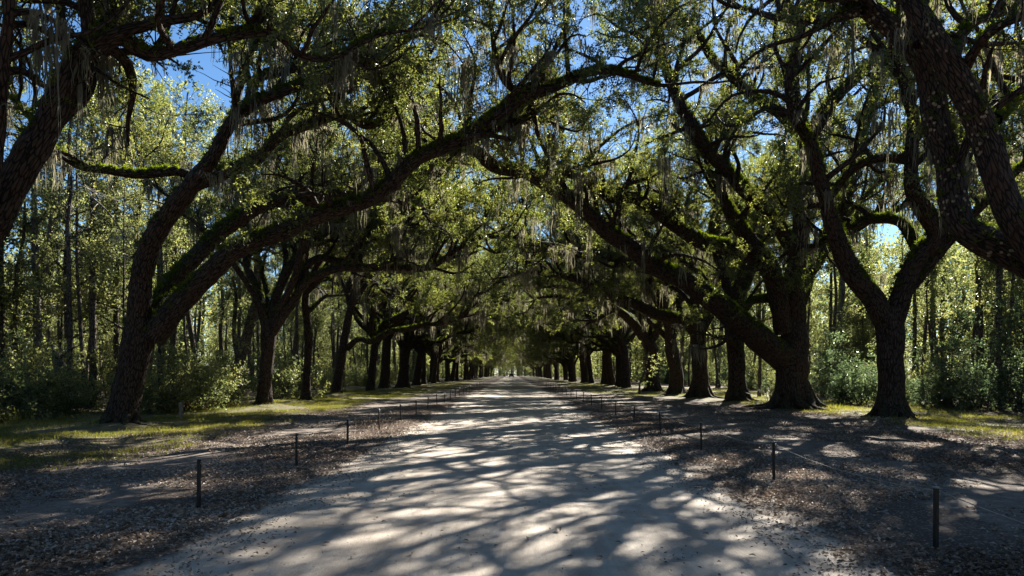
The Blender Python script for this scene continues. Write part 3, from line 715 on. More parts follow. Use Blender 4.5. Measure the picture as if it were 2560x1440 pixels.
# ------------------------------------------------------------------ woodland behind the avenue
def wood_tree(name, cat, kind, seed, H, r, lean=0.0):
    """kinds: pine, broadleaf, shrub"""
    rng = np.random.default_rng(seed)
    root = obj(name, None, None, (0, 0, 0), 0, cat=cat, label='x')
    g = Geo(); bg = Geo(); SP = []; SD = []
    if 'shrub' not in kind:
        k = 9; pts = [np.array([0, 0, -.2])]
        for i in range(k):
            pts.append(pts[-1] + np.array([lean + rng.normal() * .02 * H / k * 3, rng.normal() * .02 * H / k * 3, H / k]))
        tp = np.hstack([np.array(pts), (r * (1 - np.linspace(0, 1, k + 1) ** 1.3 * .8))[:, None]])
        tp = catmull(tp, .6); tube(g, tp, 9, .05, seed, .35)
        obj('trunk', g.mesh('wood_trunk', [M['bark_pine']]), root)
        lo = {'pine': .55, 'broadleaf': .25, 'thin': .38}[kind]
        nb = {'pine': 22, 'broadleaf': 20, 'thin': 12}[kind]
        for i in range(nb):
            u = lo + (1 - lo) * (i + rng.random()) / nb; q = tp[int(u * (len(tp) - 1))]
            a = rng.uniform(0, 6.28); L = (1 - u * .75) * {'pine': 3.6, 'broadleaf': 3.4, 'thin': 2.6}[kind] * rng.uniform(.6, 1.2)
            d = np.array([math.cos(a), math.sin(a), rng.uniform(.1, .6)])
            b = walk(rng, q[:3], d, L, min(.06, q[3] * .5), .012, 6, .15, .05)
            tube(bg, b, 4, 0, 0, tipcap=False)
            for j in range({'pine': 7, 'broadleaf': 9, 'thin': 8}[kind]):
                c = int(rng.integers(2, 7)); e = b[c, :3] - b[c - 1, :3]
                SP.append(b[c, :3] + rng.normal(size=3) * .22); SD.append(e / np.linalg.norm(e) + rnd_dir(rng)[0] * .9)
    else:
        for i in range(9):
            a = rng.uniform(0, 6.28)
            b = walk(rng, np.array([rng.normal() * .2, rng.normal() * .2, -.05]), np.array([math.cos(a) * .7, math.sin(a) * .7, 1]), H * rng.uniform(.35, 1.15), .03, .008, 6, .15, .02)
            tube(bg, b, 4, 0, 0, tipcap=False)
            for j in range(10):
                c = int(rng.integers(1, 7)); e = b[c, :3] - b[c - 1, :3]
                SP.append(b[c, :3] + rng.normal(size=3) * .3); SD.append(e / np.linalg.norm(e) + rnd_dir(rng)[0] * 1.2)
    obj('branches' if 'shrub' not in kind else 'stems', bg.mesh('wood_branches', [M['bark_pine']]), root, kind='stuff')
    ng = {'pine': SG_PINE, 'broadleaf': SG_WOOD, 'thin': SG_WOOD, 'shrub': SG_SHRUB, 'yshrub': SG_WOOD}[kind]
    SP = np.array(SP)
    scatter_obj('crown' if 'shrub' not in kind else 'foliage', scatter_mesh('wood_crown', SP, dir_rot(np.array(SD), rng), rng.uniform(.8, 1.35, len(SP)), ng['nvar'], rng), ng, root)
    return root
PINES = [wood_tree('pine_tree', 'pine tree', 'pine', 400 + i, (21, 24, 19)[i], (.24, .28, .18)[i]) for i in range(3)]
BROADS = [wood_tree('woodland_tree', 'woodland tree', 'broadleaf', 410 + i, (11, 8.5, 14, 7)[i], (.11, .08, .15, .07)[i], .02 * i) for i in range(4)]
YSHRUBS = [wood_tree('shrub', 'shrub', 'yshrub', 430 + i, (2.4, 1.7, 3.2)[i], 0) for i in range(3)]
SHRUBS = [wood_tree('shrub', 'shrub', 'shrub', 420 + i, (2.6, 1.9, 3.4)[i], 0) for i in range(3)]
wused = set()
def place_wood(lst, i, x, z, sc, label, group):
    o = lst[i]; a = rg.uniform(0, 6.28)
    if (id(lst), i) not in wused:
        wused.add((id(lst), i)); o.location = (x, z, 0); o.rotation_euler = (0, 0, a); o.scale = (sc,) * 3; o['label'] = label; o['group'] = group
        return o
    return copy_thing(o, (x, z, 0), a, sc, label, group)
REFS = [(-1, 300, 'the big leaning oak'), (-1, 660, 'the mossy forked oak'), (-1, 838, 'the low arching limb'), (-1, 30, 'the picture edge'), (-1, 1000, 'the far left row'),
        (1, 1985, 'the massive oak'), (1, 2230, 'the lone forked oak'), (1, 2500, 'the picture edge'), (1, 1750, 'the third oak beyond it'), (1, 1600, 'the broad V oak'), (1, 1450, 'the far right row')]
def where(x, z, side):
    px = 1280 + F * x / z
    r = min((q for q in REFS if q[0] == side), key=lambda q: abs(q[1] - px))
    dep = 'in the outer' if abs(x) < 23 else ('in the inner' if abs(x) < 30 else 'in the deep')
    return f"{dep} {'left' if side < 0 else 'right'} woods, {'left' if px < r[1] else 'right'} of {r[2]}"
for k, (px, z, lst, i, sc, lab) in enumerate([(470, 33, 1, 0, 1.0, 'pale bushy shrub behind the wooden stub'), (545, 36, 1, 2, .8, 'tall pale shrub left of the brown leaning tree'), (385, 31, 1, 1, .8, 'small bright shrub just right of the big leaning oak'),
        (60, 28, 1, 2, .75, 'pale leafy shrub left of the dead trunk'), (205, 30, 1, 0, .7, 'low green shrub between the dead trunk and the big leaning oak'), (-40, 25, 1, 2, .9, 'tall green shrub cut by the left edge'),
        (700, 48, 1, 0, 1., 'sunlit shrub between the mossy oak and the slim upright oak'), (2105, 42, 0, 2, 1., 'tall blue-green shrub between the two big right oaks'), (2150, 40, 0, 0, 1., 'blue-green shrub just left of the lone forked oak'),
        (2350, 37, 0, 2, 1.1, 'large dark shrub right of the lone forked oak'), (2440, 35, 0, 2, 1.15, 'large dark shrub under the stout dim pine'), (2550, 33, 0, 2, 1.2, 'dark shrub cut by the right edge')]):
    place_wood((SHRUBS, YSHRUBS)[lst], i, (px - 1280) / F * z, z, sc, lab, 'shrubs placed before the woods')
THIN = [wood_tree('thin_tree', 'thin tree', 'thin', 440 + i, (15, 18, 12)[i], (.10, .15, .07)[i], (.0, .05, -.08)[i]) for i in range(3)]
for side, sn in ((-1, 'left'), (1, 'right')):
    x0 = 18.0 if side < 0 else 21.5
    for k in range(24):
        z = 24 + 150 * (k / 24) ** 1.25 + rg.uniform(-2, 2); x = side * (x0 + 2 + rg.expovariate(1 / 9.)); i = rg.randrange(3)
        place_wood(PINES, i, x, z, rg.uniform(.8, 1.1), ('tall', 'very tall stout', 'slim')[i] + ' pine ' + where(x, z, side), f"pines in the {sn} woods")
    for k in range(54):
        z = 24 + 140 * (k / 54) ** 1.25 + rg.uniform(-2, 2); x = side * (x0 + .5 + rg.expovariate(1 / 6.)); i = rg.randrange(3)
        place_wood(THIN, i, x, z, rg.uniform(.8, 1.2), ('thin straight', 'slender leaning', 'spindly')[i] + ' tree ' + where(x, z, side), f"thin trees in the {sn} woods")
    for k in range(46):
        z = 20 + 170 * (k / 46) ** 1.3 + rg.uniform(-2, 2); x = side * (x0 + 6 + rg.expovariate(1 / 8.)); i = rg.randrange(4)
        place_wood(BROADS, i, x, z, rg.uniform(.8, 1.3), ('leafy', 'small leafy', 'tall leafy', 'low bushy')[i] + ' tree ' + where(x, z, side), f"understorey trees in the {sn} woods")
    for k in range(64):
        z = 20 + 150 * (k / 64) ** 1.3 + rg.uniform(-1.5, 1.5); x = side * (x0 + rg.uniform(-.3, 7)); i = rg.randrange(3)
        place_wood(SHRUBS if k % 5 < (1 if side < 0 else 4) else YSHRUBS, i, x, z, rg.uniform(.6, 1.15) * (1 if x * side > x0 + 2 else .75), ('bushy', 'low', 'tall')[i] + (' dark green' if k % 5 < (1 if side < 0 else 4) else ' yellow-green') + ' shrub ' + where(x, z, side), f"shrubs at the {sn} woodland edge")
for px, z, i, sc, lab in [(325, 42, 2, 1.35, 'tall leafy woodland tree rising left of the big leaning oak'), (430, 46, 2, 1.4, 'tall leafy woodland tree seen through the fork of the big leaning oak'), (180, 40, 2, 1.2, 'tall leafy woodland tree behind the bare grey tree')]:
    place_wood(BROADS, i, (px - 1280) / F * z, z, sc, lab, 'tall leafy trees of the left woods')
for x, z, i, sc in [(-7, 404, 0, 1.1), (7.5, 408, 2, 1), (-10, 398, 3, 1.2), (11, 400, 1, 1.2), (-3, 418, 2, 1.1), (3.5, 424, 0, 1.3), (0, 432, 2, 1.3), (6, 430, 1, 1.5)]:
    place_wood(BROADS, i, x, z, sc, 'small sunlit tree closing the far end of the road', 'trees closing the far end of the road')
# a mass of farther woods: one object
def far_lump(seed):
    rng = np.random.default_rng(seed); g = Geo()
    H = 17
    tube(g, np.array([[0, 0, -.3, .25], [.2, 0, 6, .2], [0, .2, 12, .14], [0, 0, H, .05]]), 6, 0.03, seed, 0)
    n = 1300; a = rng.uniform(0, 6.28, n); z = rng.uniform(0.3, H, n)
    rr = 3.6 * np.sqrt(rng.random(n)) * (0.55 + .45 * np.sin(z * 1.1 + np.floor(a)))
    P = np.stack([rr * np.cos(a), rr * np.sin(a), z], -1)
    leaves(g, P, rnd_dir(rng, n), rnd_dir(rng, n) + np.array([0, 0, .6]), .42, .24, rng)
    return bpy.data.objects.new('far_lump', g.mesh('far_lump', [M['bark_pine'], M['leaf_y']], smooth=False))
SG_LUMP = scatter_group('far_woods', [far_lump(500 + i) for i in range(3)])
rng = np.random.default_rng(77)
PP = []
for side in (-1, 1):
    n = 240; z = rng.uniform(-60, 440, n); PP.append(np.stack([side * (40 + rng.uniform(0, 30, n)), z, np.zeros(n)], -1))
    n = 70; z = rng.uniform(8, 110, n); PP.append(np.stack([side * (33 + rng.uniform(0, 28, n)), z, np.zeros(n)], -1))
    n = 150; z = rng.uniform(120, 440, n); PP.append(np.stack([side * (19 + rng.uniform(0, 18, n)), z, np.zeros(n)], -1))
n = 90; PP.append(np.stack([rng.uniform(-60, 60, n), -60 - rng.uniform(0, 25, n), np.zeros(n)], -1))
n = 260; x = rng.uniform(-70, 70, n); z = 418 + rng.uniform(0, 45, n) + 12 * np.sin(x * .05); PP.append(np.stack([x, z, np.zeros(n)], -1))
PP = np.concatenate(PP); n = len(PP)
rot = np.zeros((n, 3)); rot[:, 2] = rng.uniform(0, 6.28, n)
scatter_obj('distant_woods', scatter_mesh('distant_woods', PP, rot, rng.uniform(.75, 1.25, n), 3, rng), SG_LUMP, label='dense green woodland filling the distance behind the trees', cat='woods')

def small_tree(name, cat, label, rows_list, mat, seed, twigs=0, zspan=0, sides=10, leaf=None, leafn=0, flare=.5, group=None):
    """a thing from pixel-traced tubes; rows_list: [(pts, Z0, Z1)]"""
    b = P2(*rows_list[0][0][0][:2], rows_list[0][1]); b[2] = 0
    root = obj(name, None, None, tuple(b), label=label, cat=cat, group=group); rng = np.random.default_rng(seed)
    paths = []
    for k, (pts, a, c) in enumerate(rows_list):
        rows = px_rows(pts, a, c, b)
        if k == 0: rows[0][2] = -.15
        p = catmull(rows, .2); g = Geo(); tube(g, p, sides if k == 0 else 7, .08, seed + k, flare if k == 0 else 0)
        obj('trunk' if k == 0 else 'limb', g.mesh(name + '_wood', [mat]), root); paths.append(p)
    if twigs:
        g = Geo()
        for p in paths:
            T = np.gradient(p[:, :3], axis=0)
            for j in range(twigs):
                i = rng.integers(len(p) // 2, len(p)); d = np.cross(T[i], rnd_dir(rng)[0]); d /= np.linalg.norm(d)
                w = walk(rng, p[i, :3], d + T[i] * 2, rng.uniform(1, 3), .016, .004, 8, .17, .0, .12); tube(g, w, 3, 0, 0, tipcap=False)
                for q in range(5):
                    i2 = rng.integers(2, 9); w2 = walk(rng, w[i2, :3], rnd_dir(rng)[0] + (w[i2, :3] - w[i2 - 1, :3]) * 3, rng.uniform(.4, 1.2), .008, .003, 5, .2, -.05)
                    tube(g, w2, 3, 0, 0, tipcap=False)
        obj('twigs', g.mesh(name + '_twigs', [M['twig_grey']]), root, kind='stuff')
    if leaf:
        P = []; D = []
        for p in paths:
            for j in range(leafn):
                i = rng.integers(int(len(p) * .4), len(p)); P.append(p[i, :3] + rng.normal(size=3) * .3); D.append(rnd_dir(rng)[0] + [0, 0, .3])
        P = np.array(P); scatter_obj('crown', scatter_mesh(name + '_crown', P, dir_rot(np.array(D), rng), rng.uniform(.8, 1.3, len(P)), leaf['nvar'], rng), leaf, root)
    return root

small_tree('bare_tree', 'bare tree', "bare grey forked tree with pale drooping twigs at the far left",
    [([(97, 960, 26), (94, 840, 22), (92, 750, 20), (88, 640, 17), (85, 500, 13), (80, 380, 9)], 37, 37),
     ([(98, 720, 12), (118, 660, 11), (125, 560, 9), (150, 470, 8), (170, 380, 5)], 37, 36),
     ([(90, 560, 9), (180, 480, 7), (260, 520, 5), (330, 620, 3)], 37, 34)], M['bark_grey'], 601, twigs=14)
small_tree('dead_trunk', 'dead trunk', "crooked broken dead trunk with a jagged top at the far left woodland edge",
    [([(150, 1040, 34), (152, 1000, 28), (158, 960, 34), (150, 915, 30), (142, 885, 24)], 31, 31),
     ([(148, 900, 14), (136, 880, 10), (128, 862, 4)], 31, 31), ([(148, 900, 12), (165, 880, 7), (200, 862, 3)], 31, 30.5)], M['bark_dead'], 602)
small_tree('leaning_tree', 'leaning tree', "brown tree leaning right behind the mossy forked oak on the left",
    [([(578, 995, 34), (600, 900, 28), (628, 800, 26), (645, 720, 20), (640, 600, 15), (660, 480, 10)], 46, 46),
     ([(595, 905, 14), (585, 820, 12), (590, 740, 9), (570, 640, 6)], 46, 47)], M['bark_pine'], 603, leaf=SG_WOOD, leafn=70)
for k, (lab, pts, Zt) in enumerate([
    ("dark straight pine trunk seen just left of the big leaning oak", [(232, 975, 20), (232, 800, 17), (231, 600, 16), (233, 470, 14), (230, 250, 10)], 38),
    ("slimmer pine trunk between the dark pine and the big leaning oak", [(292, 960, 15), (290, 780, 13), (293, 620, 13), (288, 480, 11), (290, 300, 8)], 43),
    ("slim grey pine trunk at the extreme left edge of the frame", [(4, 960, 14), (5, 800, 13), (3, 650, 12), (0, 450, 9)], 36),
    ("dark trunk just right of the leaning oak's base, before a bright bush", [(400, 1003, 20), (401, 930, 16), (402, 850, 16), (405, 740, 13), (400, 600, 9)], 33),
    ("thin black trunk left of the slim upright oak", [(741, 985, 11), (744, 900, 9), (742, 800, 9), (745, 650, 7)], 52),
    ("straight thin pine trunk at the right edge of the frame", [(2497, 1012, 14), (2497, 900, 12), (2495, 760, 12), (2498, 620, 11), (2495, 420, 8)], 34),
    ("stout dim pine trunk left of the thin right edge pine", [(2452, 990, 20), (2450, 860, 18), (2447, 700, 17), (2445, 520, 13)], 42),
    ("faint straight pine trunk right of the massive oak", [(2075, 980, 9), (2076, 850, 8), (2078, 650, 7), (2074, 450, 6)], 58),
    ("thin pine trunk between the burl oak and the massive oak", [(1898, 985, 10), (1900, 880, 9), (1899, 750, 8), (1902, 600, 6)], 52)]):
    small_tree('pine_tree', 'pine tree', lab, [(pts, Zt, Zt)], M['bark_pine'], 620 + k, leaf=SG_PINE, leafn=26)
small_tree('sapling', 'sapling', "thin crooked sapling beside the broad V oak on the right",
    [([(1598, 988, 6), (1600, 960, 5), (1612, 925, 5), (1615, 890, 4), (1605, 850, 3)], 60, 60)], M['bark_pine'], 640, leaf=SG_WOOD, leafn=8)

# ------------------------------------------------------------------ ground and road
BASES = [(o.location.x, o.location.y) for o in COL.objects if o.name.startswith('oak_tree') and o.location.y < 130]
BX = np.array(BASES)
def gz(x, y):
    x = np.asarray(x, float); y = np.asarray(y, float)
    ax = np.abs(x); w = np.clip((ax - 4.2) / 4, 0, 1)
    z = w * (0.035 * np.sin(x * .9 + y * .35) + .03 * np.sin(x * .4 - y * .8 + 2) + .02 * np.sin(x * 2.1 + y * 1.7))
    z = z + 0.014 * np.sin(x * 5.1 + y * 1.1) * np.sin(y * 4.3 - x) * np.clip((ax - 3.4) / .8, 0, 1)
    for bx, by in BX:
        d2 = (x - bx) ** 2 + (y - by) ** 2; z = z + .16 * np.exp(-d2 / 2.2)
    return z
def axis(parts):
    return np.unique(np.round(np.concatenate([np.arange(a, b, s) for a, b, s in parts]), 4))
xp = axis([(0, 20, .4), (20, 60, 3), (60, 160, 20), (160, 1500, 300), (1500, 3001, 500)]); xs = np.unique(np.concatenate([-xp, xp]))
ys = axis([(-1500, -60, 300), (-60, 0, 10), (0, 60, .4), (60, 140, 2), (140, 480, 10), (480, 1000, 100), (1000, 4001, 600)])
X, Y = np.meshgrid(xs, ys); Zg = gz(X, Y)
g = Geo(); nx = len(xs); i = np.arange(len(ys) - 1)[:, None] * nx; j = np.arange(nx - 1)[None, :]
g.add(np.stack([X, Y, Zg], -1).reshape(-1, 3), np.stack([i + j, i + j + 1, i + nx + j + 1, i + nx + j], -1).reshape(-1, 4))

SAND_D, SAND_L = (0.27, 0.22, 0.175), (0.48, 0.415, 0.345)
def sand_col(t, pos):
    st = t.noise(t.scalevec(pos, (1, .06, 1)), 5, 4, .6, .4)
    sp = t.noise(pos, 2.0, 5, .6); fine = t.noise(pos, 60, 3, .7)
    f = t.math('ADD', t.math('ADD', t.math('MULTIPLY', st, .35), t.math('MULTIPLY', sp, .5)), t.math('MULTIPLY', fine, .25))
    return t.mix(t.ramp(f, .38, .72), c4(SAND_D), c4(SAND_L)), f, fine
def ground_mat():
    m = new_mat('woodland_ground'); t = NT(m)
    pos = t.n('ShaderNodeNewGeometry').outputs['Position']
    sx = t.n('ShaderNodeSeparateXYZ', {0: pos}); x = sx.outputs[0]
    nz = t.noise(t.scalevec(pos, (1, .5, 1)), .8, 4, .6)
    ax = t.math('ADD', t.math('ABSOLUTE', x), t.math('MULTIPLY', t.math('SUBTRACT', nz, .5), 3.2))
    right = t.math('GREATER_THAN', x, 0)
    sand, f, fine = sand_col(t, pos)
    lv = t.n('ShaderNodeTexVoronoi', {'Vector': pos, 'Scale': 26.0}); lc = t.n('ShaderNodeSeparateColor', {0: lv.outputs[1]}).outputs[0]
    litter = t.mix(lc, c4((.07, .05, .038)), c4((.34, .27, .22)))
    litter = t.mix(t.ramp(lv.outputs[0], .5, .2), c4((.07, .052, .043)), litter)
    dirt = t.mix(t.ramp(t.noise(pos, 3.5, 5, .7), .35, .7), c4((.13, .105, .09)), c4((.25, .21, .175)))
    dirt = t.mix(t.math('MULTIPLY', t.ramp(t.noise(pos, 9, 4, .8), .52, .6), .7), dirt, litter)
    grass = t.mix(t.ramp(t.noise(pos, 1.6, 5, .7), .35, .65), c4((.08, .08, .033)), c4((.17, .155, .065)))
    grass = t.mix(t.ramp(t.noise(pos, 2.6, 6, .8), .46, .58), grass, c4((.13, .10, .07)))
    forest = t.mix(t.noise(pos, 8, 4, .8), c4((.05, .04, .025)), c4((.17, .12, .07)))
    col = t.mix(t.ramp(ax, 2.9, 3.4), sand, litter)
    col = t.mix(t.ramp(ax, 4.9, 5.5), col, dirt)
    col = t.mix(t.ramp(ax, 7.2, 8.2), col, litter)
    gs = t.math('SUBTRACT', t.math('MULTIPLY_ADD', right, 3.4, 8.6), t.math('MULTIPLY', t.ramp(sx.outputs[1], 32, 75), t.math('MULTIPLY_ADD', right, 3.0, 2.6)))
    col = t.mix(t.ramp(t.math('SUBTRACT', ax, gs), 0, 1.2), col, grass)
    col = t.mix(t.ramp(ax, 18, 21), col, forest)
    h = t.math('ADD', t.noise(pos, 40, 4, .8), t.math('MULTIPLY', lc, .6))
    p = t.n('ShaderNodeBsdfPrincipled', {'Base Color': col, 'Roughness': .9, 'Normal': t.bump(h, .6, .02), 'Specular IOR Level': .2})
    t.out(p.outputs[0]); return m
def road_mat():
    m = new_mat('packed_sand'); t = NT(m)
    pos = t.n('ShaderNodeNewGeometry').outputs['Position']
    sand, f, fine = sand_col(t, pos)
    h = t.math('ADD', t.math('MULTIPLY', f, 2.0), t.math('MULTIPLY', t.noise(t.scalevec(pos, (1, .3, 1)), 30, 4, .8), .9))
    damp = t.ramp(t.noise(t.scalevec(pos, (1, .45, 1)), .9, 5, .7), .5, .68)
    sand = t.mix(t.math('MULTIPLY', damp, .38), sand, c4((.20, .165, .135)))
    vs_ = t.n('ShaderNodeTexVoronoi', {'Vector': pos, 'Scale': 11.0}); vr = t.n('ShaderNodeSeparateColor', {0: vs_.outputs[1]})
    peb = t.math('MULTIPLY', t.ramp(vs_.outputs[0], .16, .10), t.math('GREATER_THAN', vr.outputs[0], .86))
    sand = t.mix(peb, sand, t.mix(vr.outputs[1], c4((.07, .05, .04)), c4((.2, .15, .12))))
    h = t.math('ADD', h, t.math('MULTIPLY', peb, 1.2))
    sand = t.mix(t.math('MULTIPLY', t.ramp(t.noise(pos, 130, 2, .7), .62, .7), .5), sand, c4((.14, .11, .09)))
    p = t.n('ShaderNodeBsdfPrincipled', {'Base Color': sand, 'Roughness': .75, 'Normal': t.bump(h, .7, .02), 'Specular IOR Level': .35})
    t.out(p.outputs[0]); return m
obj('ground', g.mesh('ground', [ground_mat()]), kind='structure')
ry = np.unique(np.concatenate([np.arange(-60, 60, .3), np.arange(60, 430, 2.)])); g = Geo(); rx = np.linspace(-1, 1, 25)
wl_ = 3.0 + .14 * np.sin(ry * .9) + .1 * np.sin(ry * 2.3 + 1) + .06 * np.sin(ry * 6.1); wr_ = 3.0 + .14 * np.sin(ry * .8 + 2) + .1 * np.sin(ry * 2.6) + .06 * np.sin(ry * 5.3)
Xr = np.where(rx[None, :] < 0, rx[None, :] * wl_[:, None], rx[None, :] * wr_[:, None]); Yr = np.repeat(ry[:, None], 25, 1)
Zr = .006 + .010 * (1 - rx[None, :] ** 2) - .012 * np.exp(-((np.abs(Xr) - .95) / .25) ** 2) * .6 + 0 * Yr
i = np.arange(len(ry) - 1)[:, None] * 25; j = np.arange(24)[None, :]
g.add(np.stack([Xr, Yr, Zr], -1).reshape(-1, 3), np.stack([i + j, i + j + 1, i + 26 + j, i + 25 + j], -1).reshape(-1, 4))
obj('road', g.mesh('road', [road_mat()]), kind='structure')

# leaf litter and grass
rng = np.random.default_rng(31)
def band(n, x0, x1, y0, y1, side, pw=1.6):
    x = side * rng.uniform(x0, x1, n); y = y0 + (y1 - y0) * rng.random(n) ** pw
    return np.stack([x, y], -1)
A = np.concatenate([band(900, 3.4, 5.3, 3, 40, -1), band(1000, 3.4, 5.6, 3, 40, 1), band(500, 7, 10.5, 5, 40, -1), band(260, 5, 8, 3, 30, -1), band(110, 5.4, 7.4, 3, 30, 1),
                    band(1300, 7.6, 14.5, 4, 42, 1), band(200, 14, 20, 8, 40, 1)])
def patchy(A, thr, a=.8, b=.55):
    n = np.sin(A[:, 0] * a * 1.7 + A[:, 1] * b) + np.sin(A[:, 1] * a * 1.3 - A[:, 0] * 1.1 + 1.3) + rng.normal(size=len(A)) * .5
    return A[n > thr]
A = patchy(A, -.6)
n = len(A); Pz = gz(A[:, 0], A[:, 1]); rot = np.zeros((n, 3)); rot[:, 2] = rng.uniform(0, 6.28, n)
scatter_obj('leaf_litter', scatter_mesh('leaf_litter', np.column_stack([A, Pz]), rot, rng.uniform(.8, 1.25, n), 5, rng), SG_LITTER, label='dry fallen oak leaves covering both road verges', cat='leaf litter')
A = np.concatenate([band(330, 2.5, 3.6, 3, 34, -1), band(330, 2.5, 3.6, 3, 34, 1), band(16, .5, 2.5, 3, 26, -1), band(16, .5, 2.5, 3, 26, 1)]); n = len(A)
rot = np.zeros((n, 3)); rot[:, 2] = rng.uniform(0, 6.28, n)
scatter_obj('stray_leaves', scatter_mesh('stray_leaves', np.column_stack([A, gz(A[:, 0], A[:, 1]) + .012]), rot, rng.uniform(.5, .9, n), 4, rng), SG_SPARSE, label='stray dry leaves strewn thinly along the road edges', cat='stray leaves')
A = np.concatenate([band(10500, 8.4, 18.5, 7, 75, -1, 1.4), band(7000, 12.5, 22, 14, 80, 1, 1.4), band(700, 7.5, 10, 8, 60, -1), band(1500, 6.8, 12, 50, 130, -1, 1.3), band(1500, 6.8, 13, 50, 130, 1, 1.3)])
A = patchy(A, -.4, .5, .4); n = len(A); rot = np.zeros((n, 3)); rot[:, 2] = rng.uniform(0, 6.28, n)
scatter_obj('grass', scatter_mesh('grass', np.column_stack([A, gz(A[:, 0], A[:, 1])]), rot, rng.uniform(.6, 1.5, n), 4, rng), SG_GRASS, label='short green grass under the oaks on both sides', cat='grass')

# crumbs on the bare road and the larger curled leaves
g = Geo(); n = 900; x = rng.uniform(-3.3, 3.3, n); y = 3 + 22 * rng.random(n) ** 1.5
k = rng.random(n) < (.25 + .75 * (np.abs(x) / 3.3) ** 2); x = x[k]; y = y[k]; n = len(x)
leaves(g, np.stack([x, y, np.full(n, .022)], -1), rnd_dir(rng, n) * [1, 1, .3], rnd_dir(rng, n) * .5 + [0, 0, 1], .03, .018, rng, val=rng.uniform(0, .45, n), mat=0, fold=.4)
obj('leaf_crumbs', g.mesh('leaf_crumbs', [M['litter']], smooth=False), kind='stuff', label='scattered leaf crumbs on the bare sand of the road', cat='leaf crumbs')
g = Geo(); n = 0
while n < 170:
    sd_ = rng.choice([-1, 1]); x = sd_ * rng.uniform(2.4, 13); y = 3.5 + 34 * rng.random() ** 1.4
    a = rng.uniform(0, 6.28); p0 = np.array([x, y, float(gz(x, y)) + .02]); L = rng.uniform(.12, .7)
    w = walk(rng, p0, np.array([math.cos(a), math.sin(a), .02]), L, rng.uniform(.003, .008), .002, 5, .16, 0)
    w[:, 2] = gz(w[:, 0], w[:, 1]) + .018 + np.abs(rng.normal(size=len(w))) * .008
    tube(g, w, 4, 0, 0, tipcap=False); n += 1
obj('fallen_twigs', g.mesh('fallen_twigs', [M['bark_dead']]), kind='stuff', label='thin dead twigs scattered over the leaf litter', cat='twigs')
def curled_leaf(seed):
    r2 = np.random.default_rng(seed); g = Geo(); nu, nv = 7, 5
    for u in [0]:
        U, Vv = np.meshgrid(np.linspace(0, 1, nu), np.linspace(-1, 1, nv), indexing='ij')
        w = .026 * np.sin(np.pi * np.clip(U, .03, .97)) ** .7
        ang = Vv * 1.15; Xc = U * .085 - .04; Yc = w * np.sin(ang); Zc = w * (1 - np.cos(ang)) + .012 * np.sin(U * 3.1) + .022
        V = np.stack([Xc, Yc, Zc], -1).reshape(-1, 3); i = np.arange(nu - 1)[:, None] * nv; j = np.arange(nv - 1)[None, :]
        g.add(V, np.stack([i + j, i + nv + j, i + nv + j + 1, i + j + 1], -1).reshape(-1, 4), None, None, .15)
    return g.mesh('fallen_leaf', [M['litter']])
CL = curled_leaf(1)
LP = [(1395, 1333, 2.0), (580, 1310, 1), (640, 1390, 1), (740, 1325, 1), (815, 1365, 1.1), (880, 1400, 1), (940, 1300, 1), (960, 1310, 1), (1145, 1377, 1), (1320, 1352, 1.2), (1165, 1358, 1), (1030, 1390, 1.3), (915, 1255, .9), (1880, 1395, 1), (1765, 1342, 1.2), (1545, 1362, 1), (1500, 1400, 1), (1425, 1398, 1), (1350, 1260, .9), (1080, 1235, .9), (1515, 1215, .9), (1610, 1232, .9), (1010, 1195, .9), (1240, 1370, .8)]
for k, (px, py, s) in enumerate(LP):
    Zz = F * CAMH / (py - 933); o = obj('fallen_leaf', CL, None, ((px - 1280) / F * Zz, Zz, .012), rg.uniform(0, 6.28), cat='fallen leaf', group='curled leaves on the bare road',
        label='largest dark curled leaf lying near the middle of the road' if k == 0 else 'small dark curled leaf lying on the bare sandy road')
    o.scale = (s * .75, s * .75, s * .55)

# ------------------------------------------------------------------ fence posts and ropes
def box(g, x0, x1, y0, y1, z0, z1, mat=0, bev=0.0):
    b = bev
    V = []
    for z, e in ((z0, b), (z0 + b, 0), (z1 - b, 0), (z1, b)):
        xa, xb, ya, yb = x0 + e, x1 - e, y0 + e, y1 - e
        V += [(xa + b, ya, z), (xb - b, ya, z), (xb, ya + b, z), (xb, yb - b, z), (xb - b, yb, z), (xa + b, yb, z), (xa, yb - b, z), (xa, ya + b, z)]
    Q = []; 
    for k in range(3):
        for j in range(8): Q.append((k * 8 + j, k * 8 + (j + 1) % 8, k * 8 + 8 + (j + 1) % 8, k * 8 + 8 + j))
    V = np.array(V, float); c0 = V[:8].mean(0); c1 = V[24:].mean(0); V = np.vstack([V, c0, c1])
    T = [((j + 1) % 8, j, 32) for j in range(8)] + [(24 + j, 24 + (j + 1) % 8, 33) for j in range(8)]
    g.add(V, Q, T, None, None, mat)
pg = Geo(); box(pg, -.02, .02, -.02, .02, -.1, .60, 0, .004); POST_ME = pg.mesh('rope_post', [M['post']], False)
pc = Geo(); box(pc, -.022, .022, -.022, .022, .601, .618, 0, .004); CAP_ME = pc.mesh('post_cap', [M['cap']], False)
pr = Geo(); a = np.linspace(0, 2 * np.pi, 13); ring = np.stack([.018 * np.cos(a) , 0 * a, .56 + .018 * np.sin(a), np.full(13, .004)], -1); ring[:, 0] += .036
tube(pr, ring, 5, 0, 0, tipcap=False); EYE_ME = pr.mesh('post_eye', [M['cap']])
def post(x, z, label, group, cap=True):
    o = obj('rope_post', POST_ME, None, (x, z, float(gz(x, z))), 0, label=label, cat='post', group=group)
    o.rotation_euler = (rg.uniform(-.04, .04), rg.uniform(-.045, .045), rg.uniform(-.3, .3)); o.scale = (1, 1, rg.uniform(.96, 1.04))
    obj('cap', CAP_ME, o); e = obj('eye_bolt', EYE_ME, o)
    return o
LX, RX = -3.92, 4.12
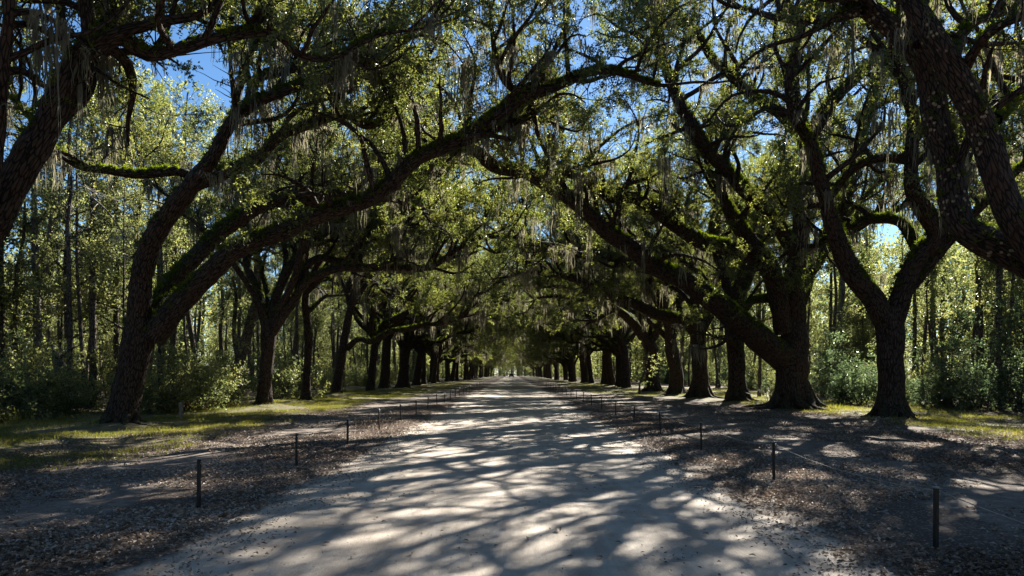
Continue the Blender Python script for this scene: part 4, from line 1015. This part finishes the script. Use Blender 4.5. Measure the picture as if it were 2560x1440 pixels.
LZ = [9.25 + 4.2 * k for k in range(23)]; RZ = [2.7] + [7.19 + 4.45 * k for k in range(25)]
for k, z in enumerate(LZ):
    lab = "nearest black rope post on the left verge, beside dry leaves" if k == 0 else (f"thin black post, {ORD[k]} from the camera along the left verge" if k < 14 else "tiny distant black post in the crowded far stretch of the left verge")
    post(LX, z, lab, 'posts along the left road verge' if k < 14 else 'far posts of the left verge')
for k, z in enumerate(RZ):
    if k == 0: lab = "black rope post just outside the picture at the near right"
    elif k == 1: lab = "nearest black rope post on the right verge with a pale worn top"
    else: lab = f"thin black post, {ORD[k - 1]} from the camera along the right verge" if k < 16 else "tiny distant black post in the crowded far stretch of the right verge"
    post(RX, z, lab, 'posts along the right road verge' if k < 16 else 'far posts of the right verge')
def rope(x, zs, label, sag):
    pts = []
    for a, b in zip(zs[:-1], zs[1:]):
        za, zb = float(gz(x, a)) + .56, float(gz(x, b)) + .56
        for u in np.linspace(0, 1, 9)[:-1]: pts.append([x + .036, a + (b - a) * u, za * (1 - u) + zb * u - sag * 4 * u * (1 - u), .0045])
    pts.append([x + .036, zs[-1], float(gz(x, zs[-1])) + .56, .0065])
    g = Geo(); tube(g, np.array(pts), 6, 0, 0); obj('rope', g.mesh('rope', [M['rope']]), label=label, cat='rope')
rope(RX, RZ, "thin pale rope sagging from post to post along the right verge", .09)
rope(LX, LZ[7:], "thin rope strung between the farther posts of the left verge", .06)

# wooden stub post, palmetto, reeds, bracken
g = Geo(); p = catmull([(0, 0, -.1, .075), (.01, 0, .3, .07), (0, .01, .6, .072)], .1); tube(g, p, 12, .04, 5)
zw = F * CAMH / (1048 - 933); o = obj('wooden_stub', g.mesh('wooden_stub', [M['wood']]), None, ((452 - 1280) / F * zw, zw, 0), label='short weathered wooden stub post standing in sunlit grass at left', cat='wooden post')
o.location.z = float(gz(o.location.x, o.location.y))

def blade_strip(g, p0, d, L, w, droop, val, k=6, mat=0):
    d = np.array(d, float); d /= np.linalg.norm(d); s = np.cross(d, [0, 0, 1.0]); s /= np.linalg.norm(s) + 1e-9
    pts = []; p = np.array(p0, float)
    for i in range(k + 1):
        u = i / k; ww = w * (math.sin(math.pi * min(1, u * .9 + .1)) ** .6) * .5 + .001
        pts += [p - s * ww, p + s * ww]; d = d + np.array([0, 0, -droop / k]); d /= np.linalg.norm(d); p = p + d * L / k
    i = np.arange(k)[:, None] * 2; g.add(np.array(pts), i + np.array([0, 1, 3, 2]), None, None, val, mat)
def palmetto(x, y, s, label, seed, matn='leaf_y', group=None):
    r2 = np.random.default_rng(seed); root = obj('palmetto', None, None, (x, y, float(gz(x, y))), label=label, cat='palmetto', group=group)
    for k in range(9):
        a = r2.uniform(0, 6.28); el = r2.uniform(.5, 1.3); g = Geo(); L = s * r2.uniform(.5, .9)
        d = np.array([math.cos(a) * math.cos(el), math.sin(a) * math.cos(el), math.sin(el)]); hub = d * L
        tube(g, np.array([[0, 0, -.03, .012 * s], [*(hub * .5 + [0, 0, .04]), .009 * s], [*hub, .006 * s]]), 4, 0, 0)
        sd = np.cross(d, [0, 0, 1.0]); sd /= np.linalg.norm(sd)
        for b in np.linspace(-1.3, 1.3, 13):
            dd = d * math.cos(b) + sd * math.sin(b) + np.array([0, 0, .1]); blade_strip(g, hub, dd, s * .5 * (1 - .2 * abs(b)), .035 * s, .5, r2.uniform(.2, .9))
        obj('frond', g.mesh('frond', [M[matn]], False), root)
    return root
palmetto(P2(1922, 1010, 37)[0], 37, 1.0, "small fan palmetto growing against the base of the massive right oak", 701)
palmetto(P2(290, 1000, 33)[0] - 1.5, 32, 1.2, "drooping green palmetto in shade left of the big leaning oak", 702, 'leaf_d')
palmetto(P2(2430, 1000, 36)[0], 37, 1.3, "dark palmetto under the shrubs at the right woodland edge", 703, 'leaf_d')
def clump(name, cat, x, y, n, H, spread, w, mat, label, seed, droop=.5):
    r2 = np.random.default_rng(seed); g = Geo()
    for k in range(n):
        p = r2.normal(size=2) * spread; blade_strip(g, (p[0], p[1], -.02), (r2.normal() * .35, r2.normal() * .35, 1), H * r2.uniform(.5, 1.1), w, droop * r2.uniform(.3, 1.4), r2.random())
    root = obj(name, None, None, (x, y, float(gz(x, y))), label=label, cat=cat)
    obj('blades', g.mesh('blades', [M[mat]], False), root, kind='stuff'); return root
clump('reed_clump', 'reeds', P2(40, 1062, 25)[0], 25, 90, .55, .4, .018, 'grass', "bright tuft of tall reedy grass at the far left edge", 711)
clump('grass_tussock', 'grass tussock', P2(2090, 1010, 34)[0], 34, 60, .35, .16, .014, 'grass', "upright sunlit grass tussock between the two big right oaks", 712)
clump('bracken_clump', 'bracken', P2(420, 1010, 34)[0], 34.5, 80, .6, .8, .05, 'bracken', "reddish dry bracken right of the short dark trunk at left", 713, 1.6)
clump('bracken_clump', 'bracken', P2(520, 1000, 36)[0], 38, 80, .5, 1.0, .05, 'bracken', "rusty dry bracken left of the brown leaning tree", 714, 1.6)
clump('grass_tussock', 'grass tussock', P2(260, 1072, 23)[0] - .2, 22.6, 50, .3, .22, .012, 'grass', "grass tussock at the foot of the big leaning oak", 715)

# ------------------------------------------------------------------ far car
root = obj('parked_car', None, None, (-.35, 318, 0), label='dark car seen from behind, tiny at the far end of the road', cat='car')
g = Geo()
prof = [(-2.2, .35), (-2.25, .75), (-2.05, .95), (-1.55, 1.0), (-1.0, 1.42), (-.2, 1.5), (.6, 1.42), (1.15, 1.02), (2.0, .88), (2.2, .6), (2.15, .35)]
V = [(sx * (.88 if z < 1.1 else .68), y, z) for sx in (-1, 1) for y, z in prof]; n = len(prof)
V += [(0, 0, .6)] ; Q = [(i, (i + 1) % n, n + (i + 1) % n, n + i) for i in range(n)]
ctr = len(V) - 1; V[ctr] = (-.9, 0, .7); V.append((.9, 0, .7))
T = [((i + 1) % n, i, ctr) for i in range(n)] + [(n + i, n + (i + 1) % n, ctr + 1) for i in range(n)]
g.add(V, Q, T); obj('body', g.mesh('car_body', [M['car']], False), root)
g = Geo(); g.add([(-.62, -1.48, 1.05), (.62, -1.48, 1.05), (.58, -1.06, 1.40), (-.58, -1.06, 1.40)], [(0, 1, 2, 3)]); g.add([(-.6, 1.08, 1.07), (.6, 1.08, 1.07), (.57, .68, 1.40), (-.57, .68, 1.40)], [(1, 0, 3, 2)])
obj('window', g.mesh('car_window', [M['glass']], False), root)
for sx in (-1, 1):
    g = Geo(); box(g, sx * .72 - .12, sx * .72 + .12, -2.29, -2.2, .72, .9); obj('tail_light', g.mesh('tail_light', [M['red']], False), root)
    for yy in (-1.35, 1.4):
        g = Geo(); a = np.linspace(0, 2 * np.pi, 16, endpoint=False)
        pr_ = np.array([[sx * .9 - .11, yy, .32, .32], [sx * .9 + .11, yy, .32, .32]]); tube(g, catmull(pr_, .1), 16, 0, 0); obj('wheel', g.mesh('wheel', [M['rubber']]), root)
g = Geo(); box(g, -.25, .25, -2.3, -2.24, .55, .68); obj('number_plate', g.mesh('number_plate', [M['plate']], False), root)
